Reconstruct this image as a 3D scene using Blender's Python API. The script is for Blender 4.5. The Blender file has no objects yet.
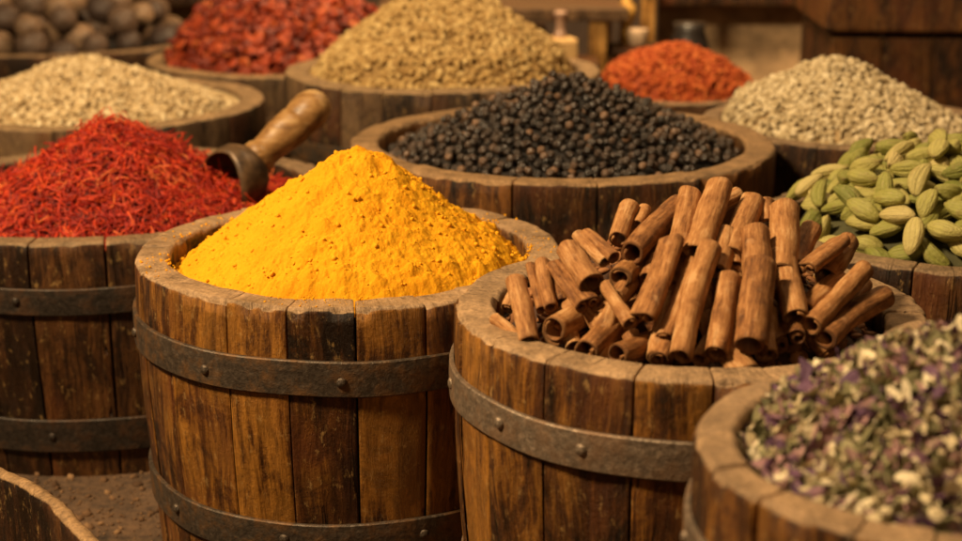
import bpy, math, random
import numpy as np
from mathutils import Vector, Matrix, Quaternion
R = math.radians
sc = bpy.context.scene
col = sc.collection

# ------------------------------------------------------------------ camera
F = 1500.0; W0 = 962.0; H0 = 541.0; PITCH = R(15.7); CH = 0.866
cam_d = bpy.data.cameras.new('camera'); cam = bpy.data.objects.new('camera', cam_d); col.objects.link(cam)
cam.location = (0, 0, CH); cam.rotation_euler = (R(90) - PITCH, 0, 0)
cam_d.sensor_width = 36; cam_d.lens = F / W0 * 36; cam_d.clip_end = 100; cam_d.clip_start = 0.05
cam_d.dof.use_dof = True; cam_d.dof.focus_distance = 1.58; cam_d.dof.aperture_fstop = 4.6
cam_d.dof.aperture_blades = 0
sc.camera = cam
# ------------------------------------------------------------------ world and lamps
wd = bpy.data.worlds.new('World'); sc.world = wd; wd.use_nodes = True
bg = wd.node_tree.nodes['Background']; bg.inputs[0].default_value = (1.0, 0.52, 0.22, 1); bg.inputs[1].default_value = 0.035
def lamp(name, loc, target, power, size, color, sy=None):
    d = bpy.data.lights.new(name, 'AREA'); d.energy = power; d.size = size; d.color = color
    d.shape = 'RECTANGLE' if sy else 'DISK'
    if sy: d.size_y = sy
    o = bpy.data.objects.new(name, d); col.objects.link(o); o.location = loc
    o.rotation_euler = (Vector(target) - Vector(loc)).to_track_quat('-Z', 'Y').to_euler()
    return o
lamp('key_lamp', (-1.6, 0.75, 2.5), (0.0, 2.0, 0.35), 146, 0.4, (1.0, 0.74, 0.42))
lamp('overhead_lamp', (0.9, 3.0, 2.6), (0.1, 2.4, 0.3), 20, 0.7, (1.0, 0.70, 0.38))
lamp('front_lamp', (0.5, -1.0, 1.7), (0.0, 1.7, 0.3), 5, 1.0, (1.0, 0.66, 0.34))
lamp('back_lamp', (0.2, 4.0, 1.9), (0.5, 5.5, 0.2), 55, 0.6, (1.0, 0.68, 0.36))
sc.view_settings.view_transform = 'Standard'; sc.view_settings.look = 'None'
sc.view_settings.exposure = 0.16; sc.view_settings.gamma = 1.0
sc.cycles.max_bounces = 6; sc.cycles.diffuse_bounces = 3

# ------------------------------------------------------------------ helpers
def ray(px, py):
    dx = (px - W0 / 2) / F; dz = -(py - H0 / 2) / F
    c, s = math.cos(PITCH), math.sin(PITCH)
    return Vector((dx, c + dz * s, -s + dz * c))
def at(px, py, z):
    d = ray(px, py); t = (z - CH) / d.z
    return Vector((d.x * t, d.y * t, z))

def _h(ix, iy, iz, seed):
    with np.errstate(over='ignore'):
        n = (ix.astype(np.int64) * 73856093) ^ (iy.astype(np.int64) * 19349663) ^ (iz.astype(np.int64) * 83492791) ^ (seed * 2654435761 & 0x7fffffff)
        n = n & 0xffffffff
        n = ((n ^ (n >> 16)) * 0x45d9f3b) & 0xffffffff
        n = ((n ^ (n >> 16)) * 0x45d9f3b) & 0xffffffff
        n = n ^ (n >> 16)
    return (n & 0xffffff) / float(0xffffff)
def noise(p, s=1.0, seed=0):
    """value noise 0..1 at points p (n,3) times s"""
    q = np.asarray(p, float) * s + 100.0
    i = np.floor(q); f = q - i; f = f * f * (3 - 2 * f); i = i.astype(np.int64)
    r = 0
    for dx in (0, 1):
        wx = f[:, 0] if dx else 1 - f[:, 0]
        for dy in (0, 1):
            wy = f[:, 1] if dy else 1 - f[:, 1]
            for dz in (0, 1):
                wz = f[:, 2] if dz else 1 - f[:, 2]
                r = r + wx * wy * wz * _h(i[:, 0] + dx, i[:, 1] + dy, i[:, 2] + dz, seed)
    return r
def fbm(p, s=1.0, seed=0, o=4, g=0.5):
    a = 1; t = 0; r = 0
    for k in range(o):
        r = r + a * noise(p, s, seed + k * 17); t += a; a *= g; s *= 2.03
    return r / t
def worley(xy, cell, seed=0):
    """distance to the nearest jittered cell point (in cells) in 2-D and that cell's hash"""
    q = xy / cell + 50; i = np.floor(q).astype(np.int64)
    best = np.full(len(xy), 9.0); hid = np.zeros(len(xy)); z0 = np.zeros(len(xy), np.int64)
    for dx in (-1, 0, 1):
        for dy in (-1, 0, 1):
            cx = i[:, 0] + dx; cy = i[:, 1] + dy
            px = cx + _h(cx, cy, z0, seed); py = cy + _h(cx, cy, z0 + 1, seed)
            d = np.hypot(q[:, 0] - px, q[:, 1] - py); m = d < best
            best = np.where(m, d, best); hid = np.where(m, _h(cx, cy, z0 + 2, seed), hid)
    return best, hid

def mesh_obj(name, V, Fc, mats, parent=None, uv=None, attrs=None, smooth=True, mi=None, loc=None):
    me = bpy.data.meshes.new(name)
    V = np.asarray(V, np.float32)
    if isinstance(Fc, np.ndarray):
        k = Fc.shape[1]; n = len(Fc)
        me.vertices.add(len(V)); me.vertices.foreach_set('co', V.ravel())
        me.loops.add(n * k); me.loops.foreach_set('vertex_index', Fc.astype(np.int32).ravel())
        me.polygons.add(n); me.polygons.foreach_set('loop_start', np.arange(0, n * k, k, dtype=np.int32))
        me.update(calc_edges=True)
    else:
        me.from_pydata([tuple(v) for v in V], [], Fc)
    if not isinstance(mats, (list, tuple)): mats = [mats]
    for m in mats: me.materials.append(m)
    if uv is not None:
        l = me.uv_layers.new(name='UVMap'); li = np.empty(len(me.loops), np.int32)
        me.loops.foreach_get('vertex_index', li)
        l.data.foreach_set('uv', np.asarray(uv, np.float32)[li].ravel())
    for k, a in (attrs or {}).items():
        at_ = me.attributes.new(k, 'FLOAT', 'POINT'); at_.data.foreach_set('value', np.asarray(a, np.float32))
    if mi is not None: me.polygons.foreach_set('material_index', np.asarray(mi, np.int32))
    me.polygons.foreach_set('use_smooth', np.full(len(me.polygons), smooth))
    me.update()
    o = bpy.data.objects.new(name, me); col.objects.link(o)
    if parent is not None: o.parent = parent
    if loc is not None: o.location = loc
    return o
def tag(o, label=None, cat=None, group=None, kind=None):
    if label: o['label'] = label
    if cat: o['category'] = cat
    if group: o['group'] = group
    if kind: o['kind'] = kind
    return o
def empty(name, loc, label, cat, group=None):
    o = bpy.data.objects.new(name, None); col.objects.link(o); o.location = loc; o.empty_display_size = 0.05
    return tag(o, label, cat, group)

# ------------------------------------------------------------------ materials
class NT:
    def __init__(s, name):
        s.m = bpy.data.materials.new(name); s.m.use_nodes = True; s.t = s.m.node_tree
        s.b = s.t.nodes['Principled BSDF']
    def n(s, typ, **kw):
        nd = s.t.nodes.new(typ)
        for k, v in kw.items(): setattr(nd, k, v)
        return nd
    def l(s, a, b): s.t.links.new(a, b)
    def inp(s, nd, k, v):
        if hasattr(v, 'links'): s.l(v, nd.inputs[k])
        else: nd.inputs[k].default_value = v
    def noise(s, vec, scale, detail=4, rough=0.55, dist=0.0):
        nd = s.n('ShaderNodeTexNoise'); s.inp(nd, 'Vector', vec); s.inp(nd, 'Scale', scale)
        nd.inputs['Detail'].default_value = detail; nd.inputs['Roughness'].default_value = rough
        nd.inputs['Distortion'].default_value = dist
        return nd.outputs['Fac']
    def ramp(s, fac, stops, interp='LINEAR'):
        nd = s.n('ShaderNodeValToRGB'); nd.color_ramp.interpolation = interp; e = nd.color_ramp.elements
        for i, (p, c) in enumerate(stops):
            if i < 2: el = e[i]; el.position = p
            else: el = e.new(p)
            el.color = (*c, 1) if len(c) == 3 else c
        s.l(fac, nd.inputs[0]); return nd.outputs[0]
    def rng(s, v, a, b, c=0.0, d=1.0):
        nd = s.n('ShaderNodeMapRange'); s.inp(nd, 0, v)
        for i, x in enumerate((a, b, c, d)): nd.inputs[i + 1].default_value = x
        return nd.outputs[0]
    def math(s, op, a, b=0.0):
        nd = s.n('ShaderNodeMath', operation=op); s.inp(nd, 0, a); s.inp(nd, 1, b); return nd.outputs[0]
    def mix(s, fac, a, b, bt='MIX'):
        nd = s.n('ShaderNodeMix', data_type='RGBA', blend_type=bt); s.inp(nd, 0, fac)
        for k, v in ((6, a), (7, b)):
            if hasattr(v, 'links'): s.l(v, nd.inputs[k])
            else: nd.inputs[k].default_value = (*v, 1)
        return nd.outputs[2]
    def attr(s, name): return s.n('ShaderNodeAttribute', attribute_name=name).outputs['Fac']
    def obj(s): return s.n('ShaderNodeTexCoord').outputs['Object']
    def uv(s): return s.n('ShaderNodeTexCoord').outputs['UV']
    def map(s, v, sc_, off=None):
        nd = s.n('ShaderNodeMapping'); s.l(v, nd.inputs[0]); nd.inputs['Scale'].default_value = sc_
        if off is not None: s.l(off, nd.inputs['Location'])
        return nd.outputs[0]
    def comb(s, x, y, z):
        nd = s.n('ShaderNodeCombineXYZ'); s.inp(nd, 0, x); s.inp(nd, 1, y); s.inp(nd, 2, z); return nd.outputs[0]
    def bump(s, h, dist, strength=1.0, prev=None):
        nd = s.n('ShaderNodeBump'); s.l(h, nd.inputs['Height']); nd.inputs['Distance'].default_value = dist
        nd.inputs['Strength'].default_value = strength
        if prev: s.l(prev, nd.inputs['Normal'])
        return nd.outputs[0]
    def rnd(s):
        a = s.attr('rnd'); o = s.n('ShaderNodeObjectInfo').outputs['Random']
        return s.math('FRACT', s.math('ADD', a, o))
    def fin(s, color, rough=0.7, normal=None, metal=0.0, spec=0.5):
        s.inp(s.b, 'Base Color', color if hasattr(color, 'links') else (*color, 1))
        s.inp(s.b, 'Roughness', rough); s.inp(s.b, 'Metallic', metal); s.inp(s.b, 'Specular IOR Level', spec)
        if normal: s.l(normal, s.b.inputs['Normal'])
        return s.m

def wood_mat(name, dark=(0.012, 0.005, 0.0015), mid=(0.15, 0.062, 0.016), light=(0.36, 0.17, 0.045), rim=(0.33, 0.19, 0.09), stain=0.5):
    s = NT(name)
    uv = s.uv(); st = s.attr('stave'); top = s.attr('top')
    off = s.comb(s.math('MULTIPLY', st, 7.3), s.math('MULTIPLY', st, 3.1), s.math('MULTIPLY', st, 11.0))
    v = s.map(uv, (1, 1, 1), off)
    warp = s.noise(s.map(v, (9, 3.5, 1)), 1.0, 3, 0.5)
    wv = s.n('ShaderNodeVectorMath', operation='ADD'); s.l(v, wv.inputs[0])
    s.l(s.comb(s.math('MULTIPLY', s.math('SUBTRACT', warp, 0.5), 0.05), 0.0, 0.0), wv.inputs[1])
    g1 = s.noise(s.map(wv.outputs[0], (150, 11, 1)), 1.0, 8, 0.74)        # fine grain
    g2 = s.noise(s.map(wv.outputs[0], (46, 6, 1)), 1.0, 6, 0.68)       # broad grain
    blot = s.noise(s.map(v, (13, 8, 1)), 1.0, 8, 0.74, 0.8)
    spk = s.noise(s.map(v, (120, 60, 1)), 1.0, 5, 0.7)
    tone = s.math('ADD', s.math('MULTIPLY', g1, 0.50), s.math('MULTIPLY', g2, 0.55))
    tone = s.math('ADD', tone, s.math('MULTIPLY', s.math('SUBTRACT', st, 0.5), 0.26))
    tone = s.math('ADD', tone, s.math('MULTIPLY', s.math('SUBTRACT', blot, 0.5), 0.80))
    c = s.ramp(tone, [(0.39, dark), (0.51, mid), (0.66, light)])
    sm = s.rng(blot, 0.50, 0.60)
    c = s.mix(s.math('MULTIPLY', sm, stain), c, dark)
    red = s.noise(s.map(v, (7, 4, 1)), 1.3, 3)
    c = s.mix(s.math('MULTIPLY', s.rng(red, 0.52, 0.68), 0.45), c, (0.16, 0.045, 0.012))
    c = s.mix(s.math('MULTIPLY', s.rng(spk, 0.58, 0.70), 0.55), c, (0.46, 0.27, 0.09))
    ck = s.noise(s.map(wv.outputs[0], (60, 1.6, 1)), 1.0, 2, 0.5)
    crack = s.rng(s.math('ABSOLUTE', s.math('SUBTRACT', ck, 0.5)), 0.0, 0.007, 1.0, 0.0)
    crack = s.math('MULTIPLY', crack, s.rng(s.noise(s.map(v, (14, 5, 1)), 1.0, 2), 0.54, 0.60))
    c = s.mix(s.math('MULTIPLY', crack, 0.85), c, (0.008, 0.004, 0.002))
    # worn rim: end grain
    ob = s.obj()
    e1 = s.noise(s.map(ob, (1, 1, 1)), 240.0, 5, 0.7)
    e2 = s.noise(ob, 28.0, 5, 0.65)
    ec = s.ramp(s.math('ADD', s.math('MULTIPLY', e1, 0.5), s.math('MULTIPLY', e2, 0.5)),
                [(0.34, tuple(x * 0.22 for x in rim)), (0.50, tuple(x * 0.78 for x in rim)), (0.66, tuple(min(1, x * 1.45) for x in rim))])
    ec = s.mix(s.math('MULTIPLY', s.math('ABSOLUTE', s.math('SUBTRACT', st, 0.5)), 0.7), ec, tuple(x * 0.5 for x in rim))
    tm = s.rng(s.math('ADD', top, s.math('MULTIPLY', s.math('SUBTRACT', e2, 0.5), 0.7)), 0.40, 0.62)
    c = s.mix(tm, c, ec)
    h = s.math('ADD', s.math('MULTIPLY', g1, 1.0), s.math('MULTIPLY', crack, -1.6))
    h = s.math('ADD', h, s.math('MULTIPLY', g2, 0.8))
    n1 = s.bump(h, 0.0042, 1.0)
    hm = s.math('ADD', s.math('MULTIPLY', e1, 0.6), s.math('MULTIPLY', spk, 0.5))
    n2 = s.bump(hm, 0.0022, 0.9, n1)
    return s.fin(c, s.rng(g1, 0.3, 0.7, 0.34, 0.62), n2, spec=0.3)
WOOD = wood_mat('barrel_wood_golden', mid=(0.080, 0.027, 0.005), light=(0.37, 0.150, 0.020), rim=(0.46, 0.285, 0.15))
WOOD_D = wood_mat('barrel_wood_dark', mid=(0.030, 0.011, 0.0035), light=(0.125, 0.048, 0.012), rim=(0.34, 0.215, 0.115), stain=0.75)
WOOD_G = wood_mat('barrel_wood_grey', dark=(0.016, 0.009, 0.005), mid=(0.075, 0.040, 0.019), light=(0.18, 0.105, 0.052), rim=(0.44, 0.28, 0.14), stain=0.5)
WOOD_R = wood_mat('barrel_wood_red', mid=(0.058, 0.020, 0.005), light=(0.24, 0.092, 0.017), rim=(0.40, 0.235, 0.11), stain=0.55)

def iron_mat(name, base, rust, amt):
    s = NT(name); ob = s.obj()
    a = s.noise(ob, 35, 6, 0.65); b = s.noise(ob, 160, 5, 0.7); d = s.noise(ob, 12, 4, 0.6)
    c = s.ramp(b, [(0.3, tuple(x * 0.45 for x in base)), (0.55, base), (0.75, tuple(min(1, x * 1.9) for x in base))])
    c = s.mix(s.math('MULTIPLY', s.rng(a, 0.46, 0.62), amt), c, rust)
    c = s.mix(s.math('MULTIPLY', s.rng(d, 0.55, 0.72), 0.5), c, tuple(x * 0.35 for x in base))
    n = s.bump(s.math('ADD', b, s.math('MULTIPLY', a, 1.5)), 0.0013, 1.0)
    return s.fin(c, s.rng(a, 0.3, 0.7, 0.34, 0.66), n, metal=0.45, spec=0.3)
IRON = iron_mat('hoop_iron', (0.085, 0.062, 0.044), (0.18, 0.082, 0.026), 0.7)
IRON_D = iron_mat('hoop_iron_dark', (0.045, 0.034, 0.026), (0.10, 0.045, 0.018), 0.6)
IRON_B = iron_mat('hoop_iron_worn', (0.20, 0.145, 0.10), (0.20, 0.105, 0.05), 0.6)

def grain_mat(name, stops, rough=0.85, nscale=60, bumpd=0.002, spec=0.25, hue_noise=None, fine=300, sss=0.0):
    s = NT(name); ob = s.obj()
    r = s.rnd(); n = s.noise(ob, nscale, 4, 0.6); f = s.noise(ob, fine, 4, 0.7)
    t = s.math('ADD', s.math('MULTIPLY', r, 0.62), s.math('MULTIPLY', n, 0.38))
    c = s.ramp(t, stops)
    if hue_noise: c = s.mix(s.math('MULTIPLY', s.rng(s.noise(ob, hue_noise[0], 4), 0.45, 0.65), hue_noise[2]), c, hue_noise[1])
    m = s.fin(c, rough, s.bump(f, bumpd, 0.8), spec=spec)
    if sss:
        s.b.inputs['Subsurface Weight'].default_value = sss
        s.b.inputs['Subsurface Radius'].default_value = (0.01, 0.004, 0.001)
        s.b.inputs['Subsurface Scale'].default_value = 0.5
    return m

# ------------------------------------------------------------------ barrel
def radius_at(Rr, z, H, taper, bulge):
    t = 1 - z / H
    return Rr * (1 - taper * t ** 1.5 + bulge * math.sin(math.pi * min(1, max(0, t * 1.6))))
def barrel(c, Rr, H, label, wood, seed, nst=21, thick=0.04, taper=0.09, bulge=0.012, hoops=((0.058, 0.04), (0.25, 0.042)), iron=IRON,
           nrivet=9, fine=1, name='spice_barrel', group='wooden barrels of spices', bottom=False, deep=0.14, nz=30):
    rn = random.Random(seed)
    root = empty(name, (c[0], c[1], 0), label, 'barrel', group)
    # staves: one wall mesh
    w = [rn.uniform(0.72, 1.35) for _ in range(nst)]; tot = sum(w); a = rn.uniform(0, 6.28)
    V = []; Fs = []; UV = []; ST = []; TOP = []
    nA = 7 * fine; base = 0
    for i in range(nst):
        a0 = a; a1 = a + w[i] / tot * 2 * math.pi; a = a1
        gap = (rn.uniform(0.0004, 0.0008) if rn.random() < 0.6 else rn.uniform(0.0010, 0.0017)) / Rr
        a0 += gap; a1 -= gap
        dz = rn.gauss(0, 0.0007); dr = rn.gauss(0, 0.0007); st = rn.random(); tilt = rn.gauss(0, 0.0003)
        # path (r offset from outer radius, z, top flag)
        path = []
        for k in range(nz + 1):
            z = (H - 0.006) * k / nz; path.append((0.0, z, 0.0))
        path += [(-0.0005, H - 0.0035, 0.42), (-0.0025, H - 0.001, 0.85), (-0.005, H, 1.0)]
        nr = 6 * fine
        for k in range(1, nr): path.append((-0.005 - (thick - 0.010) * k / nr, H, 1.0))
        path += [(-thick + 0.005, H, 1.0), (-thick + 0.002, H - 0.0015, 0.9), (-thick, H - 0.005, 0.5)]
        for k in range(1, 7): path.append((-thick, H - 0.005 - deep * k / 6, 0.0))
        P = len(path); th = []
        for j in range(nA + 1):
            u = j / nA
            th.append(u)
        # denser at edges
        th = [0, 0.010, 0.03] + [0.03 + 0.94 * q / nA for q in range(1, nA)] + [0.97, 0.990, 1.0]
        for u in th:
            ang = a0 + (a1 - a0) * u; e = min(u, 1 - u) * (a1 - a0) * Rr
            rd = 0.0011 * max(0, 1 - e / 0.0022) ** 2
            for (ro, z, tp) in path:
                rr = radius_at(Rr, z, H, taper, bulge) + ro + dr - (rd if ro > -0.02 else 0)
                zz = z
                if z > H - 0.02: zz = z + dz + tilt * (u - 0.5) * 4 - rd * 0.8
                V.append((math.cos(ang) * rr, math.sin(ang) * rr, zz)); UV.append((ang * Rr, z if tp == 0 or ro > -0.003 else H - ro))
                ST.append(st); TOP.append(tp)
        n = len(th)
        for j in range(n - 1):
            for k in range(P - 1):
                p = base + j * P + k; Fs.append((p, p + P, p + P + 1, p + 1))
        # side walls (strips between outer and inner path)
        for j, fl in ((0, 1), (n - 1, 0)):
            lo = base + j * P; i0, i1 = nz - 6, P - 1
            while i0 + 1 < i1:
                q = (lo + i0, lo + i0 + 1, lo + i1 - 1, lo + i1) if i0 + 1 < i1 - 1 else (lo + i0, lo + i0 + 1, lo + i1)
                Fs.append(q if fl else q[::-1]); i0 += 1; i1 -= 1
        base = len(V)
    V = np.array(V); TOPa = np.array(TOP)
    # worn surface
    ang = np.arctan2(V[:, 1], V[:, 0]); rr = np.hypot(V[:, 0], V[:, 1]); sd = seed * 3
    q = np.c_[ang * Rr * 30, V[:, 2] * 6, np.array(ST) * 40]
    d = (fbm(q, 1, sd, 3) - 0.5) * 0.0045
    outer = (rr > Rr * 0.80 - 0.0)
    rr2 = rr + np.where(rr > (Rr - thick * 0.5) * 0.88, d, d * 0.5)
    chip = fbm(V + np.c_[np.array(ST) * 5, np.zeros(len(V)), np.zeros(len(V))], 55, sd + 5, 3)
    rimz = np.where(TOPa > 0.1, (fbm(V, 38, sd + 9, 4) - 0.5) * 0.0035, 0)
    edge = np.where((TOPa > 0.3) & (TOPa < 0.98), np.clip(chip - 0.58, 0, 1) * 0.028, 0)
    V[:, 0] = np.cos(ang) * (rr2 - edge * 0.5 * (rr > Rr - 0.012)); V[:, 1] = np.sin(ang) * (rr2 - edge * 0.5 * (rr > Rr - 0.012))
    V[:, 2] += rimz - edge
    mesh_obj('stave_wall', V, Fs, wood, root, uv=UV, attrs={'stave': ST, 'top': TOP})
    # near-black sheet, painted shade behind the gaps between the staves
    m = 48; lr = [(Rr * 0.90 - thick * 0.62, 0.002), (Rr - thick * 0.55 - 0.006, H - 0.02), (Rr - thick * 0.45 - 0.006, H - 0.02)]
    LV = []; LF = []
    for k in range(9):
        z = 0.004 + (H - 0.02) * k / 8; r_ = radius_at(Rr, z, H, taper, bulge) - thick * 0.45
        for j in range(m): LV.append((math.cos(j / m * 6.28319) * r_, math.sin(j / m * 6.28319) * r_, z))
    for k in range(8):
        for j in range(m): LF.append((k * m + j, k * m + (j + 1) % m, (k + 1) * m + (j + 1) % m, (k + 1) * m + j))
    mesh_obj('gap_shade', LV, LF, GAP_SHADE, root)
    if bottom:
        bz = H - deep * 0.95; r_ = Rr - thick - 0.001; BV = [(0, 0, bz)] + [(math.cos(j / m * 6.28319) * r_, math.sin(j / m * 6.28319) * r_, bz) for j in range(m)]
        mesh_obj('barrel_bottom', BV, [(0, 1 + j, 1 + (j + 1) % m) for j in range(m)], wood, root, uv=[(v[0], v[1]) for v in BV], attrs={'stave': [0.4] * len(BV), 'top': [0.0] * len(BV)})
    # hoops
    for (o_, hh) in hoops:
        zt = H - o_; ns = 128; prof = []
        HV = []; HF = []; ph = rn.uniform(0, 6); wob = 0.0012
        secs = [(0.0, 0.0), (0.0032, 0.0), (0.0044, 0.0014), (0.0046, hh * 0.3), (0.0048, hh * 0.7), (0.0044, hh - 0.0014), (0.0032, hh), (0.0, hh)]
        for j in range(ns):
            an = j / ns * 2 * math.pi
            for (ro, dzz) in secs:
                z = zt - hh + dzz + wob * math.sin(an * 2 + ph) + 0.0006 * math.sin(an * 9 + ph * 2)
                r_ = radius_at(Rr, z, H, taper, bulge) + ro + 0.0010 + 0.0007 * math.sin(an * 7 + ph)
                HV.append((math.cos(an) * r_, math.sin(an) * r_, z))
        K = len(secs)
        for j in range(ns):
            for k in range(K - 1): p = j * K + k; q2 = ((j + 1) % ns) * K + k; HF.append((p, q2, q2 + 1, p + 1))
        hp = mesh_obj('hoop', HV, HF, iron, root, smooth=False)
        # rivets
        if nrivet:
            RV, RF = dome(0.0062 * (1 if Rr > 0.2 else 0.8), 0.0042)
            a_ = rn.uniform(0, 0.5); me = None
            for k in range(nrivet):
                a_ += 2 * math.pi / nrivet * rn.uniform(0.82, 1.18)
                z = zt - hh * rn.uniform(0.44, 0.58); r_ = radius_at(Rr, z, H, taper, bulge) + 0.0052
                if me is None:
                    rv = mesh_obj('rivet', RV, RF, iron, hp); me = rv.data
                else:
                    rv = bpy.data.objects.new('rivet', me); col.objects.link(rv); rv.parent = hp
                rv.location = (math.cos(a_) * r_, math.sin(a_) * r_, z)
                rv.rotation_euler = Vector((math.cos(a_), math.sin(a_), 0)).to_track_quat('Z', 'Y').to_euler()
    return root
def dome(r, h):
    V = [(0, 0, h)]; Fs = []; m = 12; K = 4
    for k in range(1, K + 1):
        t = k / K * math.pi / 2
        for j in range(m):
            w = 1 + 0.06 * math.sin(j * 2.1)
            V.append((math.sin(t) * r * w * math.cos(j / m * 6.28319), math.sin(t) * r * w * math.sin(j / m * 6.28319), math.cos(t) * h - (0.001 if k == K else 0)))
    for j in range(m): Fs.append((0, 1 + j, 1 + (j + 1) % m))
    for k in range(K - 1):
        for j in range(m):
            p = 1 + k * m + j; q = 1 + k * m + (j + 1) % m; Fs.append((p, p + m, q + m, q))
    return V, Fs
s_ = NT('gap_shade_black'); GAP_SHADE = s_.fin((0.010, 0.006, 0.003), 0.95)  # near-black colour painting shade into the stave and lid gaps

# ------------------------------------------------------------------ heaps
class Heap:
    """height field over a disc: apex offset (ax, ay), base radius rb, height h above the base level z0"""
    def __init__(s, c, r, z0, h, rb=None, ax=0, ay=0, tip=0.12, pw=1.0, lump=0.01, seed=1, slope_in=0.0):
        s.c = c; s.r = r; s.z0 = z0; s.h = h; s.rb = rb or r; s.ax = ax; s.ay = ay; s.tip = tip; s.pw = pw; s.lump = lump; s.seed = seed
    def z(s, x, y):
        x = np.asarray(x, float); y = np.asarray(y, float)
        dx = x - s.ax; dy = y - s.ay; an = np.arctan2(dy, dx)
        ca = np.c_[np.cos(an).ravel() * 1.3, np.sin(an).ravel() * 1.3, np.zeros(x.size)]
        rb = s.rb * (1 + 0.16 * (fbm(ca, 1.0, s.seed, 2) - 0.5).reshape(x.shape))
        t = np.hypot(dx, dy) / rb
        tt = np.sqrt(t * t + s.tip * s.tip) - s.tip
        f = np.clip(1 - tt / (math.sqrt(1 + s.tip ** 2) - s.tip), 0, 1)
        f = f ** s.pw
        e = np.clip((s.r - np.hypot(x, y)) / (0.10 * s.r + 0.01), 0, 1); f = f * (e * e * (3 - 2 * e) * 0.9 + 0.1)
        P = np.c_[x.ravel(), y.ravel(), np.zeros(x.size)]
        return s.z0 + s.h * f + s.lump * (fbm(P, 14, s.seed + 3, 3).reshape(x.shape) - 0.5) * 2 * (0.4 + 0.6 * f)
def heap_mesh(name, H, N, mat, rough=None, label=None, cat=None, sub=0.0):
    xs = np.linspace(-H.r, H.r, N); X, Y = np.meshgrid(xs, xs); m = X * X + Y * Y <= H.r ** 2
    # snap border onto the disc
    Z = H.z(X, Y) - sub
    if rough is not None: Z = Z + rough(np.c_[X.ravel(), Y.ravel()]).reshape(X.shape)
    idx = -np.ones(X.shape, int); idx[m] = np.arange(m.sum())
    V = np.c_[X[m], Y[m], Z[m]]
    a = idx[:-1, :-1]; b = idx[:-1, 1:]; c = idx[1:, 1:]; d = idx[1:, :-1]
    ok = (a >= 0) & (b >= 0) & (c >= 0) & (d >= 0)
    Fc = np.c_[a[ok], b[ok], c[ok], d[ok]]
    o = mesh_obj(name, V, Fc, mat, None, attrs={'rnd': np.full(len(V), 0.35)}, loc=(H.c[0], H.c[1], 0))
    return o
def normals(H, x, y, e=0.004):
    gx = (H.z(x + e, y) - H.z(x - e, y)) / (2 * e); gy = (H.z(x, y + e) - H.z(x, y - e)) / (2 * e)
    n = np.c_[-gx, -gy, np.ones(len(x))]; return n / np.linalg.norm(n, axis=1)[:, None]
def poisson(r, dmin, seed, tries, keep=lambda x, y: True):
    rs = np.random.RandomState(seed); g = {}; out = []
    for _ in range(tries):
        a = rs.rand() * 2 * math.pi; q = r * math.sqrt(rs.rand()); x = q * math.cos(a); y = q * math.sin(a)
        if not keep(x, y): continue
        i, j = int(math.floor(x / dmin)), int(math.floor(y / dmin)); ok = True
        for di in (-1, 0, 1):
            for dj in (-1, 0, 1):
                for (u, v) in g.get((i + di, j + dj), ()):
                    if (u - x) ** 2 + (v - y) ** 2 < dmin * dmin: ok = False; break
                if not ok: break
            if not ok: break
        if ok: g.setdefault((i, j), []).append((x, y)); out.append((x, y))
    return np.array(out)
def ico(sub):
    t = (1 + 5 ** 0.5) / 2
    v = [(-1, t, 0), (1, t, 0), (-1, -t, 0), (1, -t, 0), (0, -1, t), (0, 1, t), (0, -1, -t), (0, 1, -t), (t, 0, -1), (t, 0, 1), (-t, 0, -1), (-t, 0, 1)]
    f = [(0, 11, 5), (0, 5, 1), (0, 1, 7), (0, 7, 10), (0, 10, 11), (1, 5, 9), (5, 11, 4), (11, 10, 2), (10, 7, 6), (7, 1, 8), (3, 9, 4), (3, 4, 2), (3, 2, 6), (3, 6, 8), (3, 8, 9), (4, 9, 5), (2, 4, 11), (6, 2, 10), (8, 6, 7), (9, 8, 1)]
    v = [np.array(p, float) / np.linalg.norm(p) for p in v]
    for _ in range(sub):
        mid = {}; nf = []
        def mp(a, b):
            k = (min(a, b), max(a, b))
            if k not in mid: p = v[a] + v[b]; v.append(p / np.linalg.norm(p)); mid[k] = len(v) - 1
            return mid[k]
        for a, b, c in f:
            ab, bc, ca = mp(a, b), mp(b, c), mp(c, a); nf += [(a, ab, ca), (b, bc, ab), (c, ca, bc), (ab, bc, ca)]
        f = nf
    return np.array(v), np.array(f)
def frames(n, rs, wob=0.3, axis=None):
    """rotation matrices (n,3,3) whose third column is near the normals"""
    k = len(n); z = n + rs.normal(0, wob, (k, 3)); z /= np.linalg.norm(z, axis=1)[:, None]
    a = rs.normal(0, 1, (k, 3)) if axis is None else axis
    x = a - (a * z).sum(1)[:, None] * z; x /= np.linalg.norm(x, axis=1)[:, None]
    y = np.cross(z, x)
    return np.stack([x, y, z], axis=2)
def scatter(name, templates, pos, rot, scale, mat, seed, loc, rnd=None):
    """many small pieces in one mesh; templates = [(V, F3)], scale (n,3)"""
    rs = np.random.RandomState(seed); Vs = []; Fs = []; A = []; base = 0
    ch = rs.randint(0, len(templates), len(pos)); rn = rs.rand(len(pos)) if rnd is None else rnd
    for t, (TV, TF) in enumerate(templates):
        m = np.where(ch == t)[0]
        if len(m) == 0: continue
        P = np.einsum('nij,nkj->nki', rot[m], TV[None] * scale[m][:, None, :]) + pos[m][:, None, :]
        k = len(TV); Vs.append(P.reshape(-1, 3)); A.append(np.repeat(rn[m], k))
        Fs.append((TF[None] + (base + np.arange(len(m)) * k)[:, None, None]).reshape(-1, TF.shape[1])); base += len(m) * k
    return mesh_obj(name, np.concatenate(Vs), np.concatenate(Fs), mat, None, attrs={'rnd': np.concatenate(A)}, loc=loc)
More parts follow.
